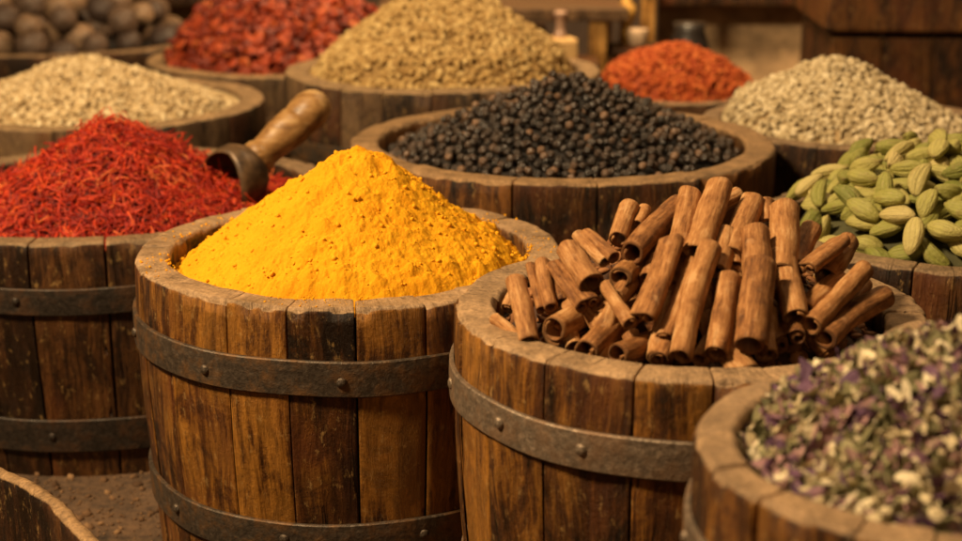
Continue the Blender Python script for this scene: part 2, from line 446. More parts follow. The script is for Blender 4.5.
def blob(sub, amp, freq, seed, sc_=(1, 1, 1)):
    V, Fc = ico(sub); d = 1 + amp * (fbm(V, freq, seed, 3) - 0.5) * 2
    return V * d[:, None] * np.array(sc_), Fc

def on_heap(H, xy, lift, rs, wob, axis=None):
    z = H.z(xy[:, 0], xy[:, 1]); n = normals(H, xy[:, 0], xy[:, 1])
    return np.c_[xy, z] + n * lift[:, None], frames(n, rs, wob, axis)
def rand_disc(r, n, rs):
    a = rs.rand(n) * 2 * math.pi; q = r * np.sqrt(rs.rand(n)); return np.c_[q * np.cos(a), q * np.sin(a)]

# ================================================================== SETTING
def plain(name, c, rough=0.8, bump=0.002, sc_=40, var=0.5):
    s = NT(name); ob = s.obj(); n = s.noise(ob, sc_, 6, 0.65); n2 = s.noise(ob, sc_ * 0.15, 4, 0.6)
    t = s.math('ADD', s.math('MULTIPLY', n, 0.5), s.math('MULTIPLY', n2, 0.5))
    cc = s.ramp(t, [(0.36, tuple(x * (1 - var) for x in c)), (0.5, c), (0.64, tuple(min(1, x * (1 + var)) for x in c))])
    return s.fin(cc, rough, s.bump(n, bump, 0.8))
DIRT = plain('gritty_dirt', (0.085, 0.045, 0.021), 0.9, 0.008, 70, 0.8)
g = 12.0
mesh_obj('ground', [(-g, -g, 0), (g, -g, 0), (g, g, 0), (-g, g, 0)], [(0, 1, 2, 3)], DIRT)['kind'] = 'structure'
def box_mesh(x0, x1, y0, y1, z0, z1, b=0.004):
    import bmesh
    bm = bmesh.new(); bmesh.ops.create_cube(bm, size=1)
    for v in bm.verts: v.co = Vector(((x0 + x1) / 2 + v.co.x * (x1 - x0), (y0 + y1) / 2 + v.co.y * (y1 - y0), (z0 + z1) / 2 + v.co.z * (z1 - z0)))
    bmesh.ops.bevel(bm, geom=list(bm.edges), offset=b, segments=2, affect='EDGES', profile=0.5)
    V = [tuple(v.co) for v in bm.verts]; Fs = [tuple(v.index for v in f.verts) for f in bm.faces]; bm.free(); return V, Fs
def boxes(name, lst, mat, parent=None, loc=None):
    V = []; Fs = []
    for b in lst:
        v, f = box_mesh(*b); o = len(V); V += v; Fs += [tuple(i + o for i in q) for q in f]
    return mesh_obj(name, V, Fs, mat, parent, uv=[(p[0] + p[1], p[2]) for p in V], attrs={'stave': [0.5] * len(V), 'top': [0.0] * len(V)}, smooth=False, loc=loc)
PLASTER = plain('old_plaster', (0.46, 0.30, 0.16), 0.9, 0.006, 14, 0.65)
w = boxes('wall', [(-4.2, 4.2, 5.6, 5.8, 0, 2.6, 0.01)], PLASTER); tag(w, 'worn tan plaster wall far behind the barrels', 'wall')

# ================================================================== BARRELS
RIMS = {}
def place(key, px, py, a_px, z, **kw):
    c = at(px, py, z); D = c.y * math.cos(PITCH) + (CH - z) * math.sin(PITCH)
    Rr = a_px * D / F; RIMS[key] = (c, Rr, z); return c, Rr
def B(key, px, py, a, z, label, wood, seed, **kw):
    c, Rr = place(key, px, py, a, z); r = barrel(c, Rr, z, label, wood, seed, **kw); return c, Rr
B('turmeric', 350, 247, 210, 0.400, 'large brown wooden barrel holding the yellow powder heap, grey iron hoop', WOOD, 11, nst=22, fine=2, nrivet=11, taper=0.055)
B('cinnamon', 688, 303, 232, 0.440, 'brown wooden barrel filled with cinnamon sticks, worn tan iron hoop', WOOD, 23, nst=20, fine=2, iron=IRON_B, hoops=((0.052, 0.036), (0.262, 0.04)), nrivet=15, taper=0.085, bulge=0.016)
B('saffron', 110, 188, 222, 0.350, 'dark wooden barrel holding the red saffron threads and a scoop', WOOD_D, 5, nst=26, nrivet=12, hoops=((0.062, 0.038), (0.258, 0.050)), taper=0.06, iron=IRON_D)
B('pepper', 561, 139, 211, 0.42, 'wide brown wooden barrel heaped with black peppercorns', WOOD_R, 8, nst=15, thick=0.046, nrivet=9, hoops=((0.135, 0.04),), fine=2)
B('cardamom', 950, 222, 194, 0.39, 'wooden barrel at right filled with green cardamom pods', WOOD_D, 31, nst=20, nrivet=9, hoops=((0.10, 0.04),))
B('herbs', 937, 446, 240, 0.47, 'blurred wooden barrel of mixed dried petals and seeds, nearest the camera', WOOD, 42, nst=17, thick=0.030, nrivet=7, fine=2, hoops=((0.05, 0.028),), iron=IRON_B)
B('left_oats', 95, 100, 168, 0.36, 'shallow looking wooden barrel of pale rolled flakes behind the red saffron', WOOD_G, 51, nst=20, nrivet=0, hoops=((0.09, 0.04),), thick=0.05, nz=16)
B('tan', 443, 68, 157, 0.43, 'greyish wooden barrel heaped with tan crushed seeds behind the peppercorns', WOOD_G, 61, nst=20, nrivet=0, hoops=((0.115, 0.04),), thick=0.05, nz=16)
B('flakes', 285, 57, 136, 0.34, 'wooden barrel of dark red chilli flakes at the back', WOOD_G, 71, nst=20, nrivet=0, hoops=((0.10, 0.04),), thick=0.05, nz=16)
B('balls', 62, 37, 145, 0.32, 'wide wooden barrel of round dark nuts, back left', WOOD_D, 81, nst=20, nrivet=0, hoops=((0.10, 0.04),), thick=0.05, nz=16)
B('chilli', 678, 88, 94, 0.34, 'small wooden barrel of bright orange red powder, farthest back', WOOD_D, 91, nst=18, nrivet=0, hoops=((0.10, 0.04),), thick=0.03, nz=16)
B('right_oats', 853, 120, 150, 0.40, 'dark wooden barrel of pale oat flakes behind the green cardamom', WOOD_D, 101, nst=20, nrivet=0, hoops=((0.12, 0.04),), thick=0.035, nz=16)
# worn ledge of thick board in the bottom left corner
kp_ = [at(-70, 450, 0.22), at(-30, 462, 0.22), at(2, 476, 0.22), at(28, 488, 0.22), at(48, 501, 0.22), at(66, 521, 0.22), at(86, 546, 0.22), at(112, 585, 0.22), at(140, 630, 0.22)]
LV = []; LU = []; LT = []; LF = []; acc = 0; prev = None; nS = 120
for i in range(nS + 1):
    t = i / nS * (len(kp_) - 1); k = min(int(t), len(kp_) - 2); f = t - k
    p_ = kp_[k].lerp(kp_[k + 1], f); a_ = kp_[max(0, k - 1)]; b_ = kp_[min(len(kp_) - 1, k + 2)]; d_ = (b_ - a_); d_.z = 0; d_.normalize(); n_ = Vector((-d_.y, d_.x, 0))
    if prev is not None: acc += (p_ - prev).length
    prev = p_; wv_ = 0.0018 * math.sin(acc * 21) + 0.0006 * math.sin(acc * 83 + 1)
    for (o_, z_, tp) in [(-0.001, 0.0, 0), (0.0, 0.06, 0), (0.001, 0.12, 0), (0.0, 0.17, 0), (-0.0005, 0.205, 0), (-0.001, 0.215, 0.3), (0.001, 0.2185, 0.8), (0.004, 0.22, 1), (0.009, 0.2205, 1), (0.013, 0.219, 1), (0.016, 0.214, 0.3), (0.017, 0.20, 0), (0.017, 0.0, 0)]:
        q_ = p_ + n_ * (o_ + wv_ * 0.4); LV.append((q_.x, q_.y, z_ + (wv_ * 0.5 if z_ > 0.19 else 0))); LU.append((z_ * 0.9, acc)); LT.append(tp)
K_ = 13
for i in range(nS):
    for k in range(K_ - 1): p = i * K_ + k; LF.append((p, p + 1, p + K_ + 1, p + K_))
lv = np.array(LV); lv[:, 2] = np.maximum(lv[:, 2] + np.where(lv[:, 2] > 0.2, (fbm(lv, 60, 3, 3) - 0.5) * 0.006, 0), 0)
tag(mesh_obj('wooden_ledge', lv, LF, WOOD_R, None, uv=[(v_, u_) for u_, v_ in LU], attrs={'stave': [0.32] * len(LV), 'top': LT}), 'rough dark wooden ledge with a worn lit edge, sloping down in the bottom left corner', 'ledge')

# ================================================================== HEAPS
# turmeric
c, Rr, z = RIMS['turmeric']
TUR = grain_mat('turmeric_powder', [(0.15, (0.54, 0.205, 0.005)), (0.45, (0.68, 0.31, 0.009)), (0.85, (0.76, 0.39, 0.018))], 0.95, 30, 0.0016, 0.1, hue_noise=(16, (0.68, 0.26, 0.007), 0.5), fine=420, sss=0.25)
TURC = grain_mat('turmeric_crumb', [(0.15, (0.56, 0.21, 0.005)), (0.45, (0.72, 0.32, 0.010)), (0.85, (0.80, 0.41, 0.022))], 0.95, 30, 0.0001, 0.1)
HT = Heap(c, Rr - 0.040, z - 0.022, 0.143, rb=Rr - 0.020, ax=0.006, ay=0.0, tip=0.09, pw=1.15, lump=0.012, seed=4)
def rough_t(xy):
    P = np.c_[xy, np.zeros(len(xy))]
    wxy = xy + 0.006 * np.c_[fbm(P, 60, 31, 2) - 0.5, fbm(P, 60, 37, 2) - 0.5]
    d1, h1 = worley(wxy, 0.011, 3); d2, h2 = worley(wxy, 0.0055, 9); d3, h3 = worley(wxy, 0.026, 13)
    k1 = np.clip(0.75 - d1, 0, 1) * np.where(h1 > 0.35, h1, 0.1) * 0.0022
    k2 = np.clip(0.8 - d2, 0, 1) * h2 * 0.0010
    k3 = np.clip(0.55 - d3, 0, 1) * np.where(h3 > 0.80, 1, 0) * 0.013
    k4 = -np.clip(0.5 - d3, 0, 1) * np.where(h3 < 0.06, 1, 0) * 0.010
    return k1 + k2 + k3 + k4 + (fbm(P, 120, 41, 5, 0.62) - 0.5) * 0.0072 + (fbm(P, 45, 47, 3) - 0.5) * 0.010
tag(heap_mesh('turmeric_heap', HT, 520, TUR, rough_t), 'tall heap of bright yellow turmeric powder in the front barrel', 'spice heap', kind='stuff')
rs = np.random.RandomState(2)
cr = [blob(1, 0.45, 2.2, k) for k in range(5)]
xy = rand_disc(HT.r * 0.99, 1200, rs); pos, rot = on_heap(HT, xy, np.abs(rs.normal(0.0, 0.0008, 1200)), rs, 1.0)
pos[:, 2] += rough_t(xy) * 0.9
sz = (0.0006 + 0.0026 * rs.rand(1200) ** 5)[:, None] * rs.uniform(0.7, 1.3, (1200, 3))
ra = rs.rand(900) * 6.28; rq = Rr - 0.040 + 0.037 * rs.rand(900) ** 2.2; kp = noise(np.c_[np.cos(ra) * 3, np.sin(ra) * 3, ra * 0], 1.6, 9) > 0.42
ra = ra[kp]; rq = rq[kp]; m_ = len(ra); pos = np.concatenate([pos, np.c_[rq * np.cos(ra), rq * np.sin(ra), np.full(m_, z + 0.0006)]])
rot = np.concatenate([rot, frames(np.tile([0, 0, 1.0], (m_, 1)), rs, 0.5)]); sz = np.concatenate([sz, (0.0004 + 0.0012 * rs.rand(m_) ** 3)[:, None] * rs.uniform(0.7, 1.3, (m_, 3))])
tag(scatter('turmeric_crumbs', cr, pos, rot, sz, TURC, 3, (c[0], c[1], 0), rnd=0.6 + 0.35 * rs.rand(len(pos))), 'loose yellow crumbs of turmeric clinging to the powder heap', 'spice crumbs', kind='stuff')
print('turmeric ok')

# saffron threads
c, Rr, z = RIMS['saffron']
SAF = grain_mat('saffron_thread', [(0.24, (0.09, 0.003, 0.002)), (0.46, (0.36, 0.011, 0.004)), (0.70, (0.66, 0.055, 0.010)), (0.90, (0.85, 0.27, 0.07))], 0.5, 20, 0.0005, 0.4, fine=300)
SAFD = plain('saffron_deep', (0.10, 0.006, 0.003), 0.9, 0.004, 60, 0.6)  # bed colour darkened to paint shade into the gaps between threads
HS = Heap((c[0] + 0.0, c[1]), Rr - 0.042, z - 0.034, 0.132, rb=0.245, ax=0.016, ay=-0.035, tip=0.16, pw=1.0, lump=0.012, seed=14)
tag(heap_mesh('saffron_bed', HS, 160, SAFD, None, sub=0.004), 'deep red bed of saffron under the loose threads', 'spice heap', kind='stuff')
def threads(n, H, rs, lmin, lmax, rad, mat, name, nseg=7, sides=4, lift=0.008, rim=1.0, wobn=0.35):
    xy = rand_disc(H.r * rim, n, rs); nn = normals(H, xy[:, 0], xy[:, 1]); z = H.z(xy[:, 0], xy[:, 1])
    p0 = np.c_[xy, z] + nn * (rs.rand(n) ** 1.5 * lift)[:, None]
    Rm = frames(nn, rs, wobn); L = rs.uniform(lmin, lmax, n); cv = rs.normal(0, 1.3, n); cz = rs.normal(0, 0.5, n)
    t = np.linspace(-0.5, 0.5, nseg + 1)
    X = (L[:, None] * t); an = cv[:, None] * t * 2 + rs.rand(n)[:, None]
    w = np.sin(t * rs.uniform(4, 9, n)[:, None] + rs.rand(n)[:, None] * 6)
    lx = X; ly = cv[:, None] * L[:, None] * (t ** 2) * 0.8 + 0.10 * L[:, None] * w
    lz = cz[:, None] * L[:, None] * (t ** 2) * 0.8 + 0.06 * L[:, None] * np.cos(t * 7 + rs.rand(n)[:, None] * 6)
    Pl = np.stack([lx, ly, lz], 2); C = np.einsum('nij,nkj->nki', Rm, Pl) + p0[:, None]
    T = np.gradient(C, axis=1); T /= np.linalg.norm(T, axis=2)[..., None]
    up = np.broadcast_to(Rm[:, :, 2][:, None], T.shape); S = np.cross(T, up); S /= np.linalg.norm(S, axis=2)[..., None] + 1e-9; U = np.cross(S, T)
    prof = rad * (0.65 + 0.6 * rs.rand(n))[:, None] * (0.45 + 0.75 * (t + 0.5) ** 0.8)[None]
    V = []
    for k in range(sides):
        a = k / sides * 2 * math.pi; V.append(C + (S * math.cos(a) + U * math.sin(a)) * prof[..., None])
    V = np.stack(V, 2).reshape(n, -1, 3); K = nseg + 1
    f = []
    for i in range(nseg):
        for k in range(sides): f.append((i * sides + k, i * sides + (k + 1) % sides, (i + 1) * sides + (k + 1) % sides, (i + 1) * sides + k))
    f.append((3, 2, 1, 0)) if sides == 4 else None
    f.append(tuple((nseg * sides) + k for k in range(4)))
    f = np.array(f); Fa = (f[None] + (np.arange(n) * K * sides)[:, None, None]).reshape(-1, 4)
    rn = np.clip(rs.rand(n) * 0.75 + 0.25 * rs.rand(n), 0, 1)
    return mesh_obj(name, V.reshape(-1, 3), Fa, mat, None, attrs={'rnd': np.repeat(rn, K * sides)}, loc=(H.c[0], H.c[1], 0))
rs = np.random.RandomState(21)
tag(threads(8500, HS, rs, 0.026, 0.060, 0.00095, SAF, 'saffron_threads', lift=0.014, wobn=0.2), 'tangled heap of bright red saffron threads in the dark barrel', 'saffron', kind='stuff')
print('saffron ok')

# peppercorns
c, Rr, z = RIMS['pepper']
s = NT('peppercorn'); ob = s.obj(); r_ = s.rnd()
cc = s.ramp(r_, [(0.0, (0.010, 0.006, 0.004)), (0.6, (0.032, 0.018, 0.010)), (0.88, (0.060, 0.032, 0.018)), (1.0, (0.20, 0.105, 0.052))])
wr = s.n('ShaderNodeTexVoronoi', feature='DISTANCE_TO_EDGE'); s.l(ob, wr.inputs['Vector']); wr.inputs['Scale'].default_value = 330
wrk = s.math('ADD', s.rng(wr.outputs[0], 0, 0.35), s.noise(ob, 500, 3))
cc = s.mix(s.math('MULTIPLY', s.rng(s.noise(ob, 260, 3), 0.5, 0.7), 0.5), cc, (0.09, 0.055, 0.032))
PEP = s.fin(cc, s.rng(wrk, 0.2, 1.2, 0.42, 0.24), s.bump(wrk, 0.0009, 0.8), spec=0.7)
HP = Heap(c, Rr - 0.048, z - 0.030, 0.126, rb=Rr - 0.035, ax=0.012, ay=0.0, tip=0.13, pw=1.05, lump=0.008, seed=24)
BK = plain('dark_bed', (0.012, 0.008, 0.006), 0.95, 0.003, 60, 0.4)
tag(heap_mesh('peppercorn_bed', HP, 120, BK, None, sub=0.010), 'dark unseen core of the peppercorn heap', 'spice heap', kind='stuff')
rs = np.random.RandomState(5)
def pepper_t(sub, k):
    V, Fc = ico(sub); a = np.abs(fbm(V, 3.2, 70 + k, 3) - 0.5) * 2; d = 0.96 + 0.09 * a ** 0.7 * (1 if True else 0) + 0.06 * (noise(V, 1.5, k) - 0.5)
    return V * d[:, None] * np.array([1, 1 - 0.04 * k % 0.1, 0.97]), Fc
pk = poisson(HP.r - 0.003, 0.0130, 6, 36000)
lift = rs.uniform(-0.002, 0.0045, len(pk)); pos, rot = on_heap(HP, pk, lift, rs, 1.5)
rad = rs.uniform(0.0060, 0.0075, len(pk))
# second loose layer on top
p2 = poisson(HP.r - 0.01, 0.024, 16, 3000); pos2, rot2 = on_heap(HP, p2, rs.uniform(0.006, 0.009, len(p2)), rs, 1.5); rad2 = rs.uniform(0.0060, 0.0074, len(p2))
pos = np.concatenate([pos, pos2]); rot = np.concatenate([rot, rot2]); rad = np.concatenate([rad, rad2])
depth = pos[:, 1] + 0.25 * np.abs(pos[:, 0]); order = np.argsort(depth); ind = order[:300]; rest = order[300:]
tag(scatter('peppercorns', [pepper_t(2, k) for k in range(4)], pos[rest], rot[rest], np.repeat(rad[rest][:, None], 3, 1), PEP, 8, (c[0], c[1], 0)),
    'mass of small black peppercorns heaped in the wide barrel', 'peppercorns', kind='stuff')
pm = []
for k in range(4):
    V, Fc = pepper_t(3, k); o = mesh_obj('peppercorn', V * 0.008, Fc, PEP); pm.append(o)
def single(base_list, i, name, P, Rm, sc_, label, cat, group, first):
    k = i % len(base_list)
    if k not in first: o = base_list[k]; first.add(k)
    else: o = bpy.data.objects.new(name, base_list[k].data); col.objects.link(o)
    o.matrix_world = Matrix.Translation(Vector(P)) @ Matrix([list(r) for r in Rm]).to_4x4() @ Matrix.Diagonal((*sc_, 1))
    return tag(o, label, cat, group)
first = set()
for i, q in enumerate(ind):
    f = rad[q] / 0.008
    single(pm, i, 'peppercorn', (pos[q][0] + c[0], pos[q][1] + c[1], pos[q][2]), rot[q], (f, f, f), 'wrinkled black peppercorn on the near slope of the heap in the wide barrel', 'peppercorn', 'peppercorns on the near slope of the heap', first)
print('pepper ok', len(pos))

# cardamom pods
c, Rr, z = RIMS['cardamom']
s = NT('cardamom_pod'); ob = s.obj(); r_ = s.rnd()
sx = s.n('ShaderNodeSeparateXYZ'); s.l(ob, sx.inputs[0])
cc = s.ramp(r_, [(0.0, (0.18, 0.19, 0.032)), (0.4, (0.30, 0.285, 0.062)), (0.75, (0.42, 0.365, 0.105)), (1.0, (0.54, 0.43, 0.17))])
stk = s.noise(s.map(ob, (60, 420, 420)), 1.0, 4, 0.6)
cc = s.mix(s.math('MULTIPLY', s.rng(stk, 0.5, 0.72), 0.45), cc, (0.50, 0.40, 0.20))
cc = s.mix(s.math('MULTIPLY', s.rng(s.noise(ob, 60, 4), 0.56, 0.68), 0.4), cc, (0.24, 0.16, 0.05))
cc = s.mix(s.math('MULTIPLY', s.rng(s.attr('rib'), 0.45, 0.0), 0.5), cc, (0.10, 0.085, 0.016))  # grooves between the ribs darkened, crease shade put into the colour
tipm = s.rng(s.math('ABSOLUTE', sx.outputs[0]), 0.0225, 0.027)
cc = s.mix(s.math('MULTIPLY', tipm, 0.8), cc, (0.16, 0.095, 0.035))
POD = s.fin(cc, 0.55, s.bump(s.math('ADD', stk, s.math('MULTIPLY', s.noise(ob, 110, 4), 0.8)), 0.0026, 1.0), spec=0.35)
def pod_mesh(k):
    nu, nv = 28, 60; V = []; RB = []; rn = random.Random(k * 7 + 1); bend = rn.uniform(-0.002, 0.003); fat = rn.uniform(0.92, 1.12); ph = rn.uniform(0, 6)
    for i in range(nu + 1):
        t = i / nu; x = -0.025 + 0.050 * t
        r = 0.0120 * fat * (max(0, math.sin(math.pi * (0.03 + 0.95 * t))) ** 0.62) * (1 - 0.18 * (t - 0.45))
        if i in (0, nu): r = 0.0016
        if t > 0.93: r = max(r * 0.75, 0.0018)
        for j in range(nv):
            a = j / nv * 2 * math.pi
            q = 1 + 0.095 * math.cos(3 * a + ph) + 0.055 * abs(math.sin(6 * a + 0.5 * math.sin(5 * t + k))) - 0.05 * max(0, math.cos(3 * a + ph + math.pi)) ** 8
            q *= 1 + 0.05 * math.sin(4 * t + 2 * a + k)
            RB.append(abs(math.sin(6 * a + 0.5 * math.sin(5 * t + k))) if 0 < i < nu else 0.0)
            V.append((x, math.cos(a) * r * q + bend * math.sin(math.pi * t) * 2, math.sin(a) * r * q * 0.93))
    Fs = []
    for i in range(nu):
        for j in range(nv): Fs.append((i * nv + j, i * nv + (j + 1) % nv, (i + 1) * nv + (j + 1) % nv, (i + 1) * nv + j))
    Fs.append(tuple(range(nv))[::-1]); Fs.append(tuple(nu * nv + j for j in range(nv)))
    return V, Fs, RB
pods = []
for k in range(6):
    V, Fs, RB = pod_mesh(k); pods.append(mesh_obj('cardamom_pod', V, Fs, POD, attrs={'rib': RB}))
HC = Heap(c, Rr - 0.042, z - 0.020, 0.110, rb=Rr + 0.02, ax=0.01, ay=0.015, tip=0.4, pw=0.9, lump=0.004, seed=34)
GB = plain('pod_bed', (0.06, 0.055, 0.02), 0.95, 0.003, 60, 0.4)  # dark bed colour stands in for shade between the pods
tag(heap_mesh('cardamom_bed', HC, 80, GB, None, sub=0.026), 'dark bed with painted shade deep between the green cardamom pods', 'spice heap', kind='stuff')
rs = np.random.RandomState(77)
p1 = poisson(HC.r - 0.010, 0.0240, 61, 16000, lambda x, y: math.hypot(x, y) < HC.r - (0.034 if y > -0.02 else 0.010)); p2 = poisson(HC.r - 0.02, 0.034, 64, 6000); p3 = poisson(HC.r - 0.05, 0.085, 66, 900)
XY = np.concatenate([p1, p2, p3]); lf = np.concatenate([rs.uniform(-0.006, 0.0, len(p1)), rs.uniform(0.009, 0.015, len(p2)), rs.uniform(0.022, 0.026, len(p3))])
pos, rot = on_heap(HC, XY, lf, rs, 0.28)
wx = c[0] + pos[:, 0]; keep = (wx < 0.75)
vis = np.where(keep)[0][:300]; first = set()
vis = vis[np.argsort(pos[vis][:, 1])][:300]
for i, q in enumerate(vis):
    f = rs.uniform(0.86, 1.04)
    if pos[q][1] > 0.12: pass
    lb = 'ribbed green cardamom pod in the heap filling the right barrel'
    single(pods, i, 'cardamom_pod', (pos[q][0] + c[0], pos[q][1] + c[1], pos[q][2]), rot[q], (f, f * rs.uniform(0.85, 1.1), f), lb, 'cardamom pod', 'cardamom pods heaped in the right barrel', first)
print('cardamom ok', len(vis))

# oat flakes, crushed seeds
def flake(k, thick=0.28, wy=0.8, sub=1):
    V, Fc = blob(sub, 0.35, 1.8, 200 + k, (1, wy, thick)); V = V.copy(); V[:, 2] += 0.25 * V[:, 0] ** 2 * (1 if k % 2 else -1); return V, Fc
def flake_heap(key, H, mat, bed, n, size, seed, names, labels, thick=0.3, under=None):
    rs = np.random.RandomState(seed); Cc = RIMS[key][0]
    tag(heap_mesh(names[0], H, 110, bed, None, sub=size * 0.5), labels[0], 'spice heap', kind='stuff')
    xy = rand_disc(H.r - size * 0.4, n, rs); pos, rot = on_heap(H, xy, rs.uniform(-size * 0.3, size * 0.9, n), rs, 0.75)
    sz = size * rs.uniform(0.55, 1.15, (n, 1)) * rs.uniform(0.8, 1.2, (n, 3))
    return tag(scatter(names[1], [flake(k, thick) for k in range(6)], pos, rot, sz, mat, seed + 1, (H.c[0], H.c[1], 0)), labels[1], labels[2], kind='stuff')
OAT = grain_mat('oat_flake', [(0.1, (0.40, 0.27, 0.12)), (0.5, (0.62, 0.46, 0.25)), (0.9, (0.80, 0.66, 0.42))], 0.8, 60, 0.001, 0.3)
OATB = plain('oat_bed', (0.40, 0.27, 0.13), 0.9, 0.003, 80, 0.4)
c, Rr, z = RIMS['left_oats']
flake_heap('left_oats', Heap(c, Rr - 0.05, z - 0.02, 0.105, rb=Rr - 0.055, ax=-0.005, ay=-0.03, tip=0.2, pw=0.9, lump=0.012, seed=41), OAT, OATB, 8500, 0.0070, 41,
           ('oat_bed', 'oat_flakes'), ('pale bed of grain under the flakes, left', 'heap of pale rolled oat flakes behind the red saffron', 'oat flakes'))
c, Rr, z = RIMS['right_oats']
OAT2 = grain_mat('oat_flake_grey', [(0.1, (0.32, 0.23, 0.115)), (0.5, (0.55, 0.43, 0.25)), (0.9, (0.76, 0.64, 0.43))], 0.8, 60, 0.001, 0.3)
flake_heap('right_oats', Heap(c, Rr - 0.035, z - 0.02, 0.122, rb=Rr - 0.015, ax=-0.045, ay=0.0, tip=0.16, pw=0.95, lump=0.010, seed=43), OAT2, OATB, 7000, 0.0074, 43,
           ('oat_bed', 'oat_flakes'), ('pale bed of grain under the flakes, right', 'heap of pale oat flakes behind the green cardamom pods', 'oat flakes'))
c, Rr, z = RIMS['tan']
TAN = grain_mat('crushed_seed', [(0.1, (0.27, 0.15, 0.045)), (0.5, (0.47, 0.30, 0.105)), (0.86, (0.64, 0.46, 0.20)), (1.0, (0.85, 0.72, 0.42))], 0.75, 60, 0.001, 0.35)
TANB = plain('crushed_seed_bed', (0.30, 0.18, 0.06), 0.9, 0.003, 80, 0.4)
flake_heap('tan', Heap(c, Rr - 0.05, z - 0.02, 0.185, rb=Rr - 0.03, ax=0.0, ay=0.0, tip=0.25, pw=0.85, lump=0.012, seed=45), TAN, TANB, 7500, 0.0082, 45,
           ('crushed_seed_bed', 'crushed_seeds'), ('tan bed of crushed seed under the loose pieces', 'large heap of tan crushed seeds at the back centre', 'crushed seeds'), thick=0.5)
c, Rr, z = RIMS['flakes']
RED = grain_mat('chilli_flake', [(0.05, (0.05, 0.008, 0.004)), (0.4, (0.20, 0.020, 0.006)), (0.72, (0.42, 0.060, 0.012)), (0.95, (0.62, 0.20, 0.05))], 0.5, 40, 0.001, 0.45)
REDB = plain('chilli_bed', (0.14, 0.018, 0.006), 0.9, 0.003, 80, 0.4)
flake_heap('flakes', Heap(c, Rr - 0.05, z - 0.015, 0.22, rb=Rr - 0.02, ax=0.0, ay=0.03, tip=0.3, pw=0.8, lump=0.012, seed=47), RED, REDB, 2600, 0.0175, 47,
           ('chilli_flake_bed', 'chilli_flakes'), ('dark red bed under the chilli flakes', 'heap of coarse dark red chilli flakes at the back left', 'chilli flakes'), thick=0.25)
c, Rr, z = RIMS['chilli']
ORG = grain_mat('paprika', [(0.1, (0.22, 0.028, 0.007)), (0.5, (0.43, 0.080, 0.015)), (0.9, (0.62, 0.18, 0.045))], 0.8, 40, 0.001, 0.25)
ORGB = plain('paprika_bed', (0.32, 0.055, 0.011), 0.9, 0.003, 80, 0.4)
flake_heap('chilli', Heap(c, Rr - 0.03, z - 0.01, 0.105, rb=Rr - 0.012, ax=-0.01, ay=0.0, tip=0.45, pw=0.85, lump=0.008, seed=49), ORG, ORGB, 2600, 0.0080, 49,
           ('paprika_bed', 'paprika_pieces'), ('orange red bed of paprika', 'low heap of orange red paprika beyond the peppercorns', 'paprika'), thick=0.5)
# round dark nuts
c, Rr, z = RIMS['balls']
s = NT('dark_nut'); ob = s.obj(); r_ = s.rnd()
cc = s.ramp(r_, [(0.0, (0.045, 0.028, 0.022)), (0.5, (0.12, 0.075, 0.050)), (1.0, (0.28, 0.175, 0.10))])
cc = s.mix(s.math('MULTIPLY', s.rng(s.noise(ob, 45, 5), 0.45, 0.65), 0.5), cc, (0.05, 0.033, 0.026))
NUT = s.fin(cc, 0.5, s.bump(s.noise(ob, 120, 4), 0.003, 0.8), spec=0.4)
nm = []
for k in range(3):
    V, Fc = blob(3, 0.09, 2.5, 300 + k); nm.append(mesh_obj('round_nut', V * 0.045, Fc, NUT))
HB = Heap(c, Rr - 0.055, z - 0.03, 0.075, rb=Rr, tip=0.5, lump=0.0, seed=55)
tag(heap_mesh('nut_bed', HB, 60, BK, None, sub=0.03), 'near-black bed with painted shade under the round nuts', 'spice heap', kind='stuff')  # black bed colour stands in for shade between the nuts
p1 = poisson(HB.r - 0.03, 0.086, 72, 6000); p2 = poisson(HB.r - 0.08, 0.10, 75, 6000); rs = np.random.RandomState(4)
XY = np.concatenate([p1, p2]); lf = np.concatenate([rs.uniform(0.0, 0.015, len(p1)), rs.uniform(0.055, 0.07, len(p2))])
pos, rot = on_heap(HB, XY, lf, rs, 1.5); first = set()
for i in range(len(pos)):
    f = rs.uniform(0.82, 1.08)
    single(nm, i, 'round_nut', (pos[i][0] + c[0], pos[i][1] + c[1], pos[i][2]), rot[i], (f, f, f * 0.97), 'round dark brown nut piled in the wide barrel at back left', 'nut', 'round nuts piled in the back left barrel', first)

# ------------------------------------------------------------------ herb mix
c, Rr, z = RIMS['herbs']
HH = Heap(c, Rr - 0.029, z - 0.026, 0.088, rb=Rr - 0.0, ax=0.035, ay=0.03, tip=0.3, pw=0.9, lump=0.006, seed=65)
HB_ = plain('herb_bed', (0.05, 0.038, 0.02), 0.95, 0.003, 120, 0.6)  # dark bed, shade in the gaps of the mix painted in
tag(heap_mesh('herb_bed', HH, 80, HB_, None, sub=0.004), 'dark bed with painted shade beneath the petals and seeds', 'herb mix', kind='stuff')
PALE = grain_mat('pale_seed', [(0.1, (0.28, 0.20, 0.10)), (0.4, (0.54, 0.43, 0.25)), (0.9, (0.76, 0.64, 0.44))], 0.6, 80, 0.001, 0.3)
PURP = grain_mat('purple_petal', [(0.1, (0.05, 0.022, 0.05)), (0.4, (0.13, 0.058, 0.10)), (0.7, (0.32, 0.17, 0.16)), (1.0, (0.44, 0.29, 0.22))], 0.7, 80, 0.001, 0.3)
LEAF = grain_mat('dried_leaf', [(0.1, (0.06, 0.058, 0.025)), (0.5, (0.18, 0.155, 0.070)), (0.9, (0.36, 0.31, 0.16))], 0.75, 80, 0.001, 0.3)
TWIG = grain_mat('dried_stalk', [(0.1, (0.22, 0.16, 0.06)), (0.9, (0.5, 0.4, 0.2))], 0.75, 80, 0.001, 0.3)
